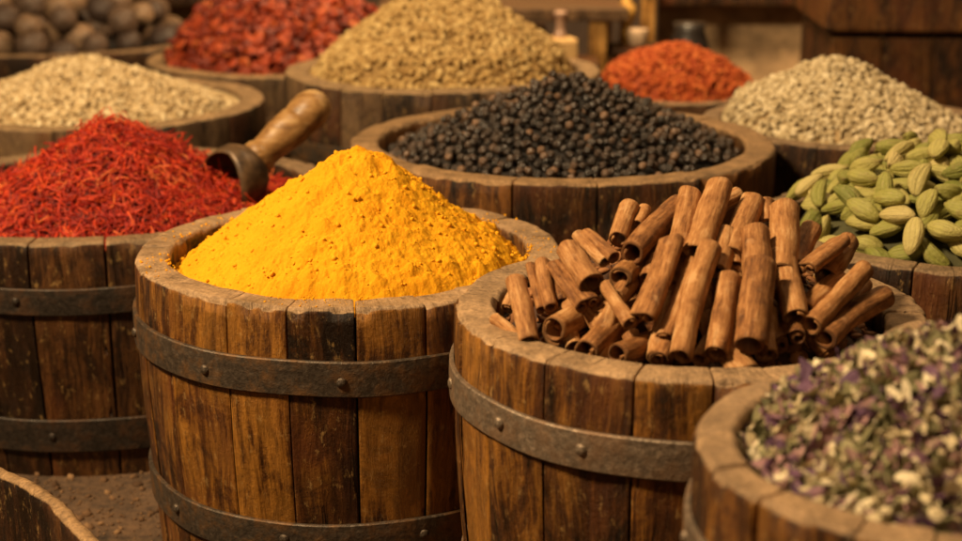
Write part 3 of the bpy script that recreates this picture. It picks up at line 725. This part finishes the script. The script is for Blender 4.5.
def petal(k):
    n = 8; V = []; rn = random.Random(k)
    cu = rn.uniform(0.15, 0.9); tw = rn.uniform(-0.6, 0.6)
    for side in (0, 1):
        for i in range(n + 1):
            t = i / n * 2 - 1; w = 0.42 * max(0.03, (1 - t * t)) ** 0.7 * (1 - 0.35 * t)
            for j in range(5):
                u = j / 4 * 2 - 1; y = u * w; zz = cu * (0.35 * t * t + 0.9 * y * y) + tw * t * y + (0.05 if side else -0.05) * (1 - u * u) + 0.05 * math.sin(5 * t + 4 * u + k)
                V.append((t, y, zz))
    K = (n + 1) * 5; Fs = []
    for i in range(n):
        for j in range(4):
            p = i * 5 + j; Fs.append((p, p + 5, p + 6, p + 1)); Fs.append((K + p + 1, K + p + 6, K + p + 5, K + p))
    Fs = np.array(Fs); Fs = np.concatenate([Fs[:, [0, 1, 2]], Fs[:, [0, 2, 3]]])
    return np.array(V), Fs
rs = np.random.RandomState(99)
def herb(n, lift, wob):
    xy = rand_disc(HH.r - 0.004, n, rs); return on_heap(HH, xy, rs.uniform(*lift, n), rs, wob)
pos, rot = herb(1150, (0.001, 0.010), 0.8)
tag(scatter('purple_petals', [petal(k) for k in range(6)], pos, rot, 0.0125 * rs.uniform(0.5, 1.3, (1150, 1)) * np.ones((1, 3)), PURP, 5, (c[0], c[1], 0)), 'dried purple and dusky pink petals scattered through the herb mix', 'dried petals', kind='stuff')
pos, rot = herb(2200, (0, 0.008), 1.0)
tag(scatter('dried_leaves', [petal(k + 20) for k in range(6)], pos, rot, 0.0110 * rs.uniform(0.5, 1.4, (2200, 1)) * np.ones((1, 3)), LEAF, 6, (c[0], c[1], 0)), 'small olive green dried leaves scattered through the herb mix', 'dried leaves', kind='stuff')
pos, rot = herb(2200, (0, 0.010), 1.2)
tag(scatter('husk_pieces', [petal(k + 40) for k in range(6)], pos, rot, 0.0108 * rs.uniform(0.4, 1.3, (2200, 1)) * np.ones((1, 3)), PALE, 7, (c[0], c[1], 0)), 'small cream husks filling the herb mix', 'husks', kind='stuff')
tag(threads(900, HH, rs, 0.008, 0.022, 0.0007, TWIG, 'dried_stalks', lift=0.008), 'thin straw coloured stalks sticking out of the herb mix', 'dried stalks', kind='stuff')
sd = []
for k in range(4):
    V, Fc = blob(3, 0.10, 1.8, 500 + k, (0.0105, 0.0058, 0.0042)); V[:, 2] -= 0.0012 * np.exp(-(V[:, 1] / 0.0012) ** 2) * (V[:, 2] > 0)
    sd.append(mesh_obj('pale_seed', V, Fc, PALE))
p1 = poisson(HH.r - 0.008, 0.024, 83, 4000); pos, rot = on_heap(HH, p1, rs.uniform(0.002, 0.009, len(p1)), rs, 0.5); first = set()
for i in range(min(300, len(pos))):
    f = rs.uniform(0.55, 1.15)
    single(sd, i, 'pale_seed', (pos[i][0] + c[0], pos[i][1] + c[1], pos[i][2]), rot[i], (f, f, f), 'cream oval seed lying among the petals of the herb mix', 'seed', 'cream seeds in the herb mix', first)
print('herbs ok', len(pos))

# ------------------------------------------------------------------ cinnamon sticks
c, Rr, z = RIMS['cinnamon']
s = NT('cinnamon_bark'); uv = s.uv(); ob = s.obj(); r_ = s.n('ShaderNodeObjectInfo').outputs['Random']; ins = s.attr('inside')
off = s.comb(s.math('MULTIPLY', r_, 31.0), s.math('MULTIPLY', r_, 17.0), 0.0)
v = s.map(uv, (1, 1, 1), off)
st = s.noise(s.map(v, (260, 34, 1)), 1.0, 7, 0.72); bl = s.noise(s.map(v, (60, 34, 1)), 1.0, 7, 0.7); br = s.noise(s.map(v, (90, 90, 1)), 1.0, 4, 0.6)
t = s.math('ADD', s.math('MULTIPLY', st, 0.55), s.math('MULTIPLY', bl, 0.45)); t = s.math('ADD', t, s.math('MULTIPLY', s.math('SUBTRACT', r_, 0.5), 0.13))
cc = s.ramp(t, [(0.34, (0.08, 0.028, 0.009)), (0.45, (0.26, 0.105, 0.031)), (0.54, (0.42, 0.195, 0.066)), (0.66, (0.62, 0.37, 0.17))])
cc = s.mix(s.math('MULTIPLY', s.rng(br, 0.58, 0.7), 0.35), cc, (0.60, 0.36, 0.18))
cc = s.mix(s.math('MULTIPLY', s.rng(s.noise(s.map(v, (40, 18, 1)), 1.3, 3), 0.60, 0.72), 0.6), cc, (0.10, 0.035, 0.014))
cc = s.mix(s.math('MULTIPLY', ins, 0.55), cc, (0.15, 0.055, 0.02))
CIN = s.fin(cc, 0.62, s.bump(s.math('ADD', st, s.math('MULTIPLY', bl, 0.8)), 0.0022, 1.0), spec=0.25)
def quill(p0, p1, r, seed, kind, mat=CIN):
    """a rolled quill from p0 (near end) to p1"""
    rn = random.Random(seed); p0 = Vector(p0); p1 = Vector(p1); L = (p1 - p0).length; T = (p1 - p0).normalized()
    up = Vector((0, 0, 1)); X = T.cross(up).normalized(); Y = X.cross(T)
    prof = []; th = r * rn.uniform(0.16, 0.20)
    def scroll(cx, rr, turns, a_start, sgn, pitch):
        o_, i_ = [], []; n = int(22 * turns)
        for k in range(n + 1):
            t_ = k / n; a = a_start + sgn * t_ * turns * 2 * math.pi
            rad_ = rr - pitch * max(0, t_ * turns - 0.0)
            rad_ *= 1 + 0.04 * math.sin(2 * a + seed) + 0.012 * math.sin(5 * a + seed * 2)
            o_.append((cx + math.cos(a) * rad_, math.sin(a) * rad_))
            ri = rad_ - th * (0.55 + 0.45 * math.sin(math.pi * min(1, t_ * 8 + 0.1)) if t_ < 0.06 else 1.0)
            i_.append((cx + math.cos(a) * ri, math.sin(a) * ri))
        return o_, i_
    if kind == 'single':
        o_, i_ = scroll(0, r, rn.uniform(1.3, 1.55), rn.uniform(3.6, 5.8), rn.choice((-1, 1)), th * 1.25); outs = [(o_, i_)]
    else:   # double scroll: both edges rolled inward
        rr = r * 0.60; q = rn.choice((0.0, 0.25))
        oa, ia = scroll(-rr * 0.86, rr, 1.25, math.pi / 2 + 0.05, 1, th * 1.2); ob_, ib = scroll(rr * 0.86, rr, 1.25, math.pi / 2 - 0.05, -1, th * 1.2)
        o_ = oa[::-1] + ob_; i_ = ia[::-1] + ib
    rot = rn.uniform(-0.5, 0.5) if kind != 'single' else rn.uniform(-0.3, 0.3)
    cr_, sr_ = math.cos(rot), math.sin(rot)
    ring = o_ + i_[::-1]; M = len(ring); n_o = len(o_); nL = 22
    per = [0]
    for k in range(1, M): per.append(per[-1] + math.hypot(ring[k][0] - ring[k - 1][0], ring[k][1] - ring[k - 1][1]))
    bx, by = rn.gauss(0, 0.012) * L, rn.gauss(0, 0.010) * L; tap = rn.uniform(-0.10, 0.10); tw = rn.gauss(0, 0.15)
    V = []; UV = []; IN = []
    for i in range(nL + 1):
        t_ = i / nL
        for k, (x, y) in enumerate(ring):
            a = rot + tw * t_; x2 = x * math.cos(a) - y * math.sin(a); y2 = x * math.sin(a) + y * math.cos(a)
            sc2 = 1 + tap * (t_ - 0.5) + 0.025 * math.sin(9 * t_ + seed)
            jag = 0
            if i in (0, nL): jag = (0.0020 * math.sin(k * 0.16 + seed) + 0.0006 * math.sin(k * 0.9 + seed * 3)) * (1 if i == 0 else -1) * (r / 0.017)
            if i in (1, nL - 1): jag = 0.5 * (0.0020 * math.sin(k * 0.16 + seed)) * (1 if i == 1 else -1) * (r / 0.017)
            tt = t_ * L + jag
            P = X * (x2 * sc2 + bx * math.sin(math.pi * t_)) + Y * (y2 * sc2 + by * math.sin(math.pi * t_)) + T * tt
            V.append(P); UV.append((per[k], t_ * L)); IN.append(0.0 if k < n_o else 1.0)
    Va = np.array([tuple(p) for p in V]); nn_ = fbm(Va + seed, 130, seed, 3) - 0.5; nb = fbm(Va + seed, 45, seed + 1, 2) - 0.5
    cen = np.array([tuple(T)]); ax = Va - (Va @ np.array(T))[:, None] * np.array(T)[None]; ln = np.linalg.norm(ax, axis=1)[:, None] + 1e-6
    Va = Va + ax / ln * (nn_ * 0.0011 + nb * 0.0020)[:, None]
    Fs = []
    for i in range(nL):
        for k in range(M): p = i * M + k; q = i * M + (k + 1) % M; Fs.append((p, p + M, q + M, q))
    for k in range(n_o - 1):   # end caps along the wall thickness
        a, b = k, k + 1; c_, d = M - 1 - k - 1, M - 1 - k
        Fs.append((a, b, c_, d)); o = nL * M; Fs.append((o + d, o + c_, o + b, o + a))
    return mesh_obj('cinnamon_stick', Va, Fs, mat, None, uv=UV, attrs={'inside': IN}, loc=tuple(p0))
def slope(px, py, lift):
    """point where the view ray meets the rising pile of sticks"""
    d = ray(px, py); t = 0.9
    while t < 2.6:
        p = Vector((0, 0, CH)) + d * t
        zz = pile_z(p.x, p.y) + lift
        if p.z <= zz: break
        t += 0.002
    return p
def pile_z(x, y):
    yf = c[1] - (Rr - 0.05); lx = abs(x - c[0] - 0.0)
    return z - 0.008 + 0.62 * (y - yf) - 0.9 * max(0, lx - 0.03) ** 1.5
# near end (zoomed pixels), far end, width, lift near, lift far, kind, label
S6 = [
 ((515, 190), (562, 52), 62, .018, .020, 's', 'tallest cinnamon stick, thick and rough, rising at the top centre of the pile'),
 ((470, 190), (500, 68), 48, .012, .010, 's', 'cinnamon stick directly left of the tallest one, rounded top'),
 ((580, 190), (625, 82), 52, .010, .004, 's', 'cinnamon stick directly right of the tallest one, leaning right'),
 ((688, 225), (692, 100), 62, .014, .016, 's', 'broad cinnamon stick with a flared top, right of the tallest one'),
 ((640, 270), (634, 148), 64, .014, .020, 's', 'short upright cinnamon stick just behind the thick front one'),
 ((622, 372), (640, 212), 70, .022, .034, 's', 'thick cinnamon stick in front centre, its round hollow end facing the viewer'),
 ((484, 395), (542, 178), 54, .018, .026, 's', 'long cinnamon stick leaning up the front of the pile, left of the thick one'),
 ((555, 390), (582, 238), 54, .010, .014, 's', 'plain cinnamon stick standing between the long one and the thick one'),
 ((405, 318), (464, 162), 58, .022, .026, 'd', 'double rolled cinnamon stick leaning right, left of the longest front stick'),
 ((450, 358), (508, 205), 38, .006, .012, 's', 'narrow cinnamon stick squeezed between the double rolled and the longest front stick'),
 ((385, 190), (448, 100), 62, .022, .010, 's', 'thick cinnamon stick at upper left with a wide open round end'),
 ((358, 160), (382, 92), 46, .010, .006, 's', 'small upright cinnamon stick at the upper left edge, behind the wide open one'),
 ((395, 130), (412, 95), 26, .004, .002, 's', None),
 ((360, 236), (410, 190), 50, .010, .006, 's', 'short cinnamon stick with an open end, below the wide open one'),
 ((348, 196), (292, 148), 30, .018, .014, 's', None),
 ((330, 205), (275, 150), 28, .014, .012, 's', None),
 ((302, 248), (256, 180), 56, .026, .024, 's', 'smooth broad cinnamon stick slanting left near the top left of the pile'),
 ((296, 290), (236, 208), 52, .016, .014, 'd', 'cinnamon stick with a double curled end under the broad slanting one'),
 ((202, 300), (180, 212), 24, .012, .012, 's', None),
 ((222, 296), (204, 206), 36, .014, .012, 's', 'upright cinnamon stick at left, second from the leftmost upright one'),
 ((178, 365), (150, 243), 46, .018, .022, 's', 'leftmost upright cinnamon stick, rough and leaning on the rim'),
 ((165, 368), (110, 318), 26, .004, .006, 's', 'thin cinnamon stick lying at the far left edge of the pile'),
 ((228, 342), (310, 320), 62, .012, .004, 's', 'cinnamon stick lying sideways at left with a thick ringed end'),
 ((290, 386), (376, 325), 60, .014, .008, 's', 'cinnamon stick at the front left with a dark hollow end'),
 ((352, 390), (440, 358), 50, .010, .006, 's', 'short cinnamon stick at the very front, lying on the rim'),
 ((380, 330), (328, 250), 30, .020, .018, 's', 'thin cinnamon stick crossing between the open ends at left'),
 ((712, 318), (682, 185), 52, .016, .014, 's', 'cinnamon stick right of the thick front one, its dark end pointing down'),
 ((700, 364), (712, 290), 66, .006, -.006, 'd', 'cinnamon stick low at the front right, showing only its dark curled end'),
 ((742, 332), (850, 218), 44, .016, .026, 's', 'cinnamon stick with a torn upper end, slanting to the right'),
 ((770, 358), (890, 272), 50, .012, .010, 's', 'rightmost cinnamon stick, slanting up to the right beside the rim'),
 ((728, 300), (800, 238), 46, .006, .004, 's', None),
 ((730, 220), (782, 172), 50, .022, .014, 'd', 'dark curled cinnamon stick at the upper right of the pile'),
 ((775, 235), (820, 165), 48, .004, .002, 's', None),
 ((716, 215), (745, 140), 44, .004, .002, 's', None),
 ((555, 225), (572, 148), 50, .010, .008, 's', None),
 ((590, 215), (578, 170), 42, .002, .002, 's', None),
 ((655, 130), (650, 90), 40, .000, .000, 's', None),
 ((525, 110), (598, 70), 36, -.010, -.010, 's', None),
 ((135, 300), (160, 240), 36, .002, .002, 's', None),
 ((245, 290), (222, 220), 36, .000, .000, 's', None),
 ((330, 345), (300, 300), 40, -.008, -.008, 's', None),
 ((440, 400), (470, 330), 44, -.004, -.006, 's', None),
 ((520, 402), (560, 330), 40, -.006, -.006, 's', None),
 ((655, 385), (660, 300), 40, -.006, -.006, 's', None),
 ((590, 398), (600, 320), 44, -.006, -.006, 's', None),
 ((270, 375), (250, 330), 40, -.012, -.010, 's', None),
 ((210, 370), (240, 350), 30, -.010, -.010, 's', None),
 ((820, 300), (850, 250), 40, -.004, -.004, 's', None),
 ((420, 240), (440, 200), 44, .000, .000, 's', None),
 ((480, 260), (520, 220), 44, .000, .000, 's', None),
 ((740, 365), (800, 340), 38, -.010, -.010, 's', None),
 ((400, 395), (380, 350), 36, -.012, -.010, 's', None),
]
FLAT = {(385, 190): (0.55, 0.22), (360, 236): (0.5, 0.15), (228, 342): (0.62, 0.02), (290, 386): (0.55, 0.10), (352, 390): (0.75, 0.05), (700, 364): (0.1, 0.05), (730, 220): (0.7, 0.18)}
for i, (a, b, wd_, l0, l1, kd, lb) in enumerate(S6):
    P0 = slope(440 + a[0] * 0.499, 160 + a[1] * 0.499, l0 - 0.006); P1 = slope(440 + b[0] * 0.499, 160 + b[1] * 0.499, l1 - 0.006)
    if a in FLAT: az, rise = FLAT[a]; P1 = P0 + Vector((math.sin(az), math.cos(az), rise)).normalized() * (0.07 if a[0] == 730 else 0.11)
    if (P1 - P0).length > 0.19: P1 = P0 + (P1 - P0).normalized() * 0.19
    D = (P0 - Vector((0, 0, CH))).length; r = wd_ * 0.499 * 0.5 * D / F * 1.06
    o = quill(P0, P1, r if kd == 's' else r * 0.92, 900 + i * 13, 'single' if kd == 's' else 'double')
    tag(o, lb or 'rough brown cinnamon stick half buried under the others in the pile', 'cinnamon stick', 'cinnamon sticks piled in the barrel')
rs = np.random.RandomState(31); under = 0
for q in poisson(Rr - 0.085, 0.034, 5, 900):
    x_, y_ = c[0] + q[0], c[1] + q[1]
    if y_ > c[1] - 0.01 - 0.5 * abs(q[0]): continue
    an = rs.uniform(-0.9, 0.9); L_ = rs.uniform(0.05, 0.085); dx_, dy_ = math.sin(an) * L_, math.cos(an) * L_
    P0 = Vector((x_ - dx_ / 2, y_ - dy_ / 2, min(pile_z(x_ - dx_ / 2, y_ - dy_ / 2), z + 0.06) - 0.012)); P1 = Vector((x_ + dx_ / 2, y_ + dy_ / 2, min(pile_z(x_ + dx_ / 2, y_ + dy_ / 2), z + 0.09) - 0.014))
    o = quill(P0, P1, rs.uniform(0.010, 0.015), 3000 + under * 7, 'single'); under += 1
    tag(o, 'rough brown cinnamon stick half buried under the others in the pile', 'cinnamon stick', 'cinnamon sticks piled in the barrel')
HN = Heap(c, Rr - 0.038, z - 0.030, 0.095, rb=Rr - 0.04, ax=0, ay=0.04, tip=0.3, lump=0.006, seed=75)
STICK_SHADE = plain('stick_gap_shade', (0.05, 0.020, 0.009), 0.95, 0.004, 90, 0.5)  # dark mound colour, shade between the sticks painted in
tag(heap_mesh('stick_gap_shade', HN, 90, STICK_SHADE, None, sub=0.0), 'dark mound with painted shade in the gaps under the cinnamon sticks', 'spice heap', kind='stuff')
rs = np.random.RandomState(8); xy = rand_disc(HN.r - 0.004, 500, rs); pos, rot = on_heap(HN, xy, rs.uniform(0, 0.004, 500), rs, 0.4)
tag(scatter('bark_chips', [flake(k, 0.3, 0.55) for k in range(4)], pos, rot, 0.007 * rs.uniform(0.4, 1.5, (500, 1)) * np.ones((1, 3)), grain_mat('bark_chip', [(0.1, (0.13, 0.045, 0.015)), (0.9, (0.42, 0.18, 0.065))], 0.7), 9, (c[0], c[1], 0)), 'broken bark chips among the cinnamon sticks', 'bark chips', kind='stuff')
print('cinnamon ok')

# ------------------------------------------------------------------ scoop in the saffron
s = NT('scoop_wood'); ob = s.obj(); n1 = s.noise(s.map(ob, (14, 60, 60)), 1.0, 5, 0.6, 0.8); n2 = s.noise(ob, 24, 5, 0.6)
cc = s.ramp(s.math('ADD', s.math('MULTIPLY', n1, 0.55), s.math('MULTIPLY', n2, 0.45)), [(0.34, (0.09, 0.036, 0.010)), (0.5, (0.30, 0.155, 0.050)), (0.66, (0.50, 0.31, 0.13))])
SW = s.fin(cc, 0.42, s.bump(n1, 0.002, 0.8), spec=0.5)
s = NT('scoop_bowl'); ob = s.obj(); n2 = s.noise(ob, 40, 5, 0.6)
cc = s.ramp(n2, [(0.35, (0.035, 0.02, 0.012)), (0.65, (0.15, 0.085, 0.04))]); SB = s.fin(cc, 0.45, s.bump(n2, 0.002, 0.6), metal=0.3)
mouth = at(224, 188, 0.362)
T = Vector((0.62, 0.42, 0.52)).normalized()
scp = empty('spice_scoop', mouth, 'carved wooden scoop with a dark bowl stuck in the red saffron', 'scoop')
Ys = Vector((-0.35, -0.75, 0.60)); Ys = (Ys - T * Ys.dot(T)).normalized(); Xs = Ys.cross(T).normalized()
def lathe_pts(prof, n, name, mat, cut=None, gn=0.0, seed=0, thick=None):
    V = []; Fs = []
    for i, (t_, r_) in enumerate(prof):
        for j in range(n):
            a = j / n * 2 * math.pi; rr = r_ * (1 + gn * math.sin(2 * a + t_ * 40) + gn * 0.6 * math.sin(3 * a - t_ * 70 + seed))
            tt = t_
            if cut: tt = cut(t_, a, i)
            P = T * (tt * 0.80) + Xs * math.cos(a) * rr + Ys * math.sin(a) * rr; V.append(P)
    for i in range(len(prof) - 1):
        for j in range(n): p = i * n + j; q = i * n + (j + 1) % n; Fs.append((p, q, q + n, p + n))
    Fs.append(tuple((len(prof) - 1) * n + j for j in range(n)))
    return mesh_obj(name, [tuple(p) for p in V], Fs, mat, scp)
def cut(t_, a, i):
    s2 = math.sin(a)      # top of the bowl cut back, tongue runs forward below
    k = max(0, 1 - t_ / 0.07) if t_ < 0.07 else 0
    return t_ + k * (0.040 * s2 - 0.010 * abs(math.cos(a)))
rb_ = 0.052
outer = [(0.0, rb_), (0.02, rb_ * 1.0), (0.04, rb_ * 0.97), (0.06, rb_ * 0.9), (0.075, rb_ * 0.74), (0.085, rb_ * 0.55), (0.088, 0.024)]
inner = [(0.085, 0.001), (0.080, rb_ * 0.5), (0.070, rb_ * 0.72), (0.055, rb_ * 0.86), (0.04, rb_ * 0.92), (0.02, rb_ * 0.95), (0.0, rb_ * 0.955), (0.0, rb_)]
lathe_pts(inner + outer[1:], 40, 'bowl', SB, cut)
hd = [(0.080, 0.020), (0.088, 0.0225), (0.096, 0.0225), (0.103, 0.0200), (0.115, 0.0200), (0.13, 0.0205), (0.15, 0.0210), (0.165, 0.0218), (0.176, 0.0225), (0.183, 0.0212), (0.190, 0.0228), (0.205, 0.0240), (0.220, 0.0238), (0.232, 0.0215), (0.241, 0.0165), (0.247, 0.009), (0.249, 0.002)]
hd2 = []
for i in range(len(hd) - 1):
    for k in range(3): t_ = k / 3; hd2.append((hd[i][0] * (1 - t_) + hd[i + 1][0] * t_, hd[i][1] * (1 - t_) + hd[i + 1][1] * t_))
hd2.append(hd[-1]); hd2 = [(0.08 + (a_ - 0.08) * 1.16, b_ * 1.30 * (1 + 0.02 * math.sin(a_ * 95) + 0.03 * math.sin(a_ * 41 + 1))) for a_, b_ in hd2]; lathe_pts(hd2, 32, 'handle', SW, None, 0.025, 3)

# ------------------------------------------------------------------ background furniture
def cylm(prof, n=24):
    V = []; Fs = []
    for (r_, z_) in prof:
        for j in range(n): V.append((r_ * math.cos(j / n * 6.28319), r_ * math.sin(j / n * 6.28319), z_))
    for i in range(len(prof) - 1):
        for j in range(n): p = i * n + j; q = i * n + (j + 1) % n; Fs.append((p, q, q + n, p + n))
    Fs.append(tuple(range(n))[::-1]); Fs.append(tuple((len(prof) - 1) * n + j for j in range(n)))
    return V, Fs
# big chest, back right
ch = empty('wooden_chest', (0.925, 4.0, 0), 'large dark wooden chest with a thick lid at the back right', 'chest'); ch.rotation_euler[2] = R(-4)
boxes('panel', [(0.012 + k * 0.135, 0.143 + k * 0.135, 0.02, 0.05, 0.0, 0.382, 0.004) for k in range(9)], WOOD_R, ch)
boxes('side', [(0.012, 0.04, 0.051, 0.62, 0.0, 0.382, 0.004)], WOOD_D, ch)
boxes('lid', [(-0.012, 1.25, -0.015, 0.64, 0.400, 0.52, 0.008)], WOOD_R, ch)
boxes('lid_gap_shade', [(0.02, 1.22, 0.03, 0.62, 0.383, 0.399, 0.001)], GAP_SHADE, ch)  # black strip added as painted shade under the lid
bm_ = boxes('wooden_beam', [(-4.0, 4.0, 5.40, 5.59, 0.325, 0.50, 0.01)], WOOD_D); tag(bm_, 'dark horizontal beam running along the back wall', 'beam')
GOLD = wood_mat('golden_wood', mid=(0.30, 0.14, 0.03), light=(0.55, 0.30, 0.08), stain=0.2)
tb = empty('low_table', (0.15, 4.45, 0), 'rustic table with golden legs behind the tan heap', 'table')
boxes('table_top', [(-0.45, 0.27, -0.16, 0.30, 0.395, 0.43, 0.004)], WOOD_G, tb)
for k, (x, y) in enumerate(((-0.40, -0.12), (0.185, -0.12), (-0.40, 0.25), (0.23, 0.25))):
    boxes('leg', [(x - 0.025, x + 0.025, y - 0.025, y + 0.025, 0, 0.394, 0.004)], GOLD, tb)
s = NT('dull_glass'); GL = s.fin((0.42, 0.27, 0.19), 0.25); s = NT('brass'); BR = s.fin((0.50, 0.28, 0.06), 0.7, metal=0.2)
s = NT('cream_clay'); CL = s.fin((0.60, 0.38, 0.15), 0.7); s = NT('black_clay'); BC = s.fin((0.02, 0.016, 0.014), 0.4)
def X_(px, y): return (px - 481) / F * (y * math.cos(PITCH) + 0.5 * math.sin(PITCH))
def prop(name, prof, mat, px, y, z0, label, cat):
    V, Fs = cylm(prof); o = mesh_obj(name, V, Fs, mat, None, loc=(X_(px, y), y, z0)); return tag(o, label, cat)
cr_ = empty('small_crate', (X_(556, 4.08), 4.08, 0), 'small slatted crate under the cream bottle, half hidden by the tan heap', 'crate')
boxes('slat_side', [(-0.11, 0.11, -0.08, -0.065, 0.005 + k * 0.075, 0.068 + k * 0.075, 0.003) for k in range(4)], WOOD_R, cr_)
boxes('crate_top', [(-0.115, 0.115, -0.085, 0.085, 0.301, 0.315, 0.003)], WOOD_R, cr_)
for sx_ in (-1, 1): boxes('end_board', [(sx_ * 0.10 - 0.008, sx_ * 0.10 + 0.008, -0.064, 0.08, 0, 0.30, 0.003)], WOOD_R, cr_)
bt = empty('square_bottle', (X_(560, 4.06), 4.06, 0.316), 'square cream bottle with a long pale neck beyond the tan heap', 'bottle'); bt.rotation_euler[2] = 0.3
boxes('body', [(-0.040, 0.040, -0.040, 0.040, 0, 0.062, 0.010)], CL, bt)
V, Fs = cylm([(0.022, 0.0625), (0.015, 0.072), (0.0125, 0.085), (0.0125, 0.118), (0.018, 0.121), (0.018, 0.13), (0.012, 0.132)]); mesh_obj('neck', V, Fs, GL, bt)
st_ = empty('wooden_stool', (X_(634, 4.4), 4.4, 0), 'dark stool beyond the paprika holding a brass jar and a pale cup', 'stool')
V, Fs = cylm([(0.085, 0.285), (0.09, 0.29), (0.09, 0.31), (0.085, 0.315)]); mesh_obj('seat', V, Fs, WOOD_D, st_, uv=[(p[0], p[1]) for p in V], attrs={'stave': [0.3] * len(V), 'top': [0.0] * len(V)})
for k in range(3):
    a = k * 2.094 + 0.5; boxes('leg', [(0.055 * math.cos(a) - 0.012, 0.055 * math.cos(a) + 0.012, 0.055 * math.sin(a) - 0.012, 0.055 * math.sin(a) + 0.012, 0, 0.284, 0.003)], WOOD_D, st_)
prop('pale_cup', [(0.018, 0), (0.026, 0.01), (0.031, 0.045), (0.029, 0.05)], plain('pale_glaze', (0.48, 0.34, 0.22), 0.6), 638, 4.36, 0.316, 'small pale cup on the dark stool beyond the paprika', 'cup')
prop('brass_jar', [(0.02, 0), (0.018, 0.03), (0.016, 0.055), (0.026, 0.07), (0.030, 0.09), (0.026, 0.11), (0.012, 0.12), (0.014, 0.13)], BR, 626, 4.44, 0.316, 'round bellied brass jar on a slim foot behind the pale cup', 'jar')
prop('clay_pot', [(0.05, 0), (0.07, 0.08), (0.075, 0.22), (0.06, 0.30), (0.045, 0.34), (0.05, 0.362)], BC, 690, 4.55, 0.0, 'tall black clay pot behind the orange red paprika', 'pot')
for px_, y_, w_, z_, m_, lb in ((512, 4.75, 0.05, 0.36, WOOD, 'narrow brown box standing behind the tan heap, left of the table legs'), (536, 4.70, 0.03, 0.34, GOLD, 'slim golden box between the brown box and the cream bottle')):
    q_ = boxes('wooden_box', [(-w_, w_, -0.05, 0.05, 0, z_, 0.006)], m_, None, (X_(px_, y_), y_, 0)); tag(q_, lb, 'box')
po = boxes('wooden_post', [(-0.022, 0.022, -0.022, 0.022, 0, 0.7, 0.006)], GOLD, None, (X_(648, 4.9), 4.9, 0)); tag(po, 'slim golden brown wooden post left of the black clay pot', 'post')
# woven basket, back left corner
s = NT('wicker'); ob = s.obj(); wv = s.n('ShaderNodeTexWave', bands_direction='Z'); s.l(ob, wv.inputs[0]); wv.inputs['Scale'].default_value = 12; wv.inputs['Distortion'].default_value = 2
cc = s.ramp(wv.outputs['Fac'], [(0.2, (0.12, 0.06, 0.02)), (0.8, (0.42, 0.26, 0.10))]); WK = s.fin(cc, 0.8, s.bump(wv.outputs['Fac'], 0.01, 0.8))
V, Fs = cylm([(0.20, 0), (0.24, 0.12), (0.27, 0.28), (0.28, 0.40), (0.265, 0.41), (0.25, 0.34)], 40); bs = mesh_obj('wicker_basket', V, Fs, WK, None, loc=(-1.76, 5.27, 0)); tag(bs, 'tan wicker basket in the far back left corner', 'basket')
# sacks against the wall
def sack(x, y, r, h, seed, label):
    V = []; n = 36; K = 18
    for i in range(K + 1):
        t_ = i / K; rr = r * (0.85 + 0.25 * math.sin(math.pi * min(1, t_ * 1.1))) * (1 if t_ < 0.8 else 1 - (t_ - 0.8) * 1.9)
        for j in range(n): a = j / n * 6.28319; V.append((rr * math.cos(a), rr * 0.8 * math.sin(a), t_ * h))
    Fs = []
    for i in range(K):
        for j in range(n): p = i * n + j; q = i * n + (j + 1) % n; Fs.append((p, q, q + n, p + n))
    Fs.append(tuple(K * n + j for j in range(n)))
    V = np.array(V); V[:, :2] *= (1 + 0.16 * (fbm(V, 9, seed, 3) - 0.5) * 2)[:, None]
    return tag(mesh_obj('burlap_sack', V, Fs, BUR, None, loc=(x, y, 0)), label, 'sack')
BUR = plain('burlap', (0.20, 0.12, 0.055), 0.95, 0.004, 120, 0.4)
sack(-0.62, 5.15, 0.24, 0.42, 3, 'brown burlap sack against the wall behind the chilli flakes')
sack(-0.12, 5.2, 0.22, 0.36, 5, 'brown burlap sack against the wall behind the tan heap')
DKW = plain('dark_timber', (0.045, 0.024, 0.012), 0.8, 0.004, 30, 0.4)
dr = boxes('storage_shelf', [(-0.55, 0.62, 5.30, 5.39, 0.0, 0.6, 0.006)], DKW); tag(dr, 'dark timber boarding standing against the wall behind the low table', 'boarding')

# ------------------------------------------------------------------ grit on the ground
rs = np.random.RandomState(12); n = 4000
xy = np.c_[rs.uniform(-0.95, -0.2, n), rs.uniform(1.45, 2.4, n)]; nrm = np.tile([0, 0, 1.0], (n, 1))
GR = grain_mat('grit', [(0.05, (0.04, 0.02, 0.01)), (0.5, (0.15, 0.078, 0.036)), (0.88, (0.27, 0.15, 0.07)), (0.96, (0.6, 0.45, 0.22))], 0.85)
tag(scatter('ground_grit', cr, np.c_[xy, np.full(n, 0.001)], frames(nrm, rs, 0.6), (0.0012 + 0.0055 * rs.rand(n) ** 6)[:, None] * rs.uniform(0.6, 1.3, (n, 3)), GR, 13, (0, 0, 0)), 'scattered crumbs and grit on the floor between the barrels', 'grit', kind='stuff')

# check that no two barrels meet
ks = list(RIMS)
for i in range(len(ks)):
    for j in range(i):
        a, b = RIMS[ks[i]], RIMS[ks[j]]; d = math.hypot(a[0].x - b[0].x, a[0].y - b[0].y)
        if d < a[1] + b[1] + 0.006: print('OVERLAP', ks[i], ks[j], round(d - a[1] - b[1], 3))
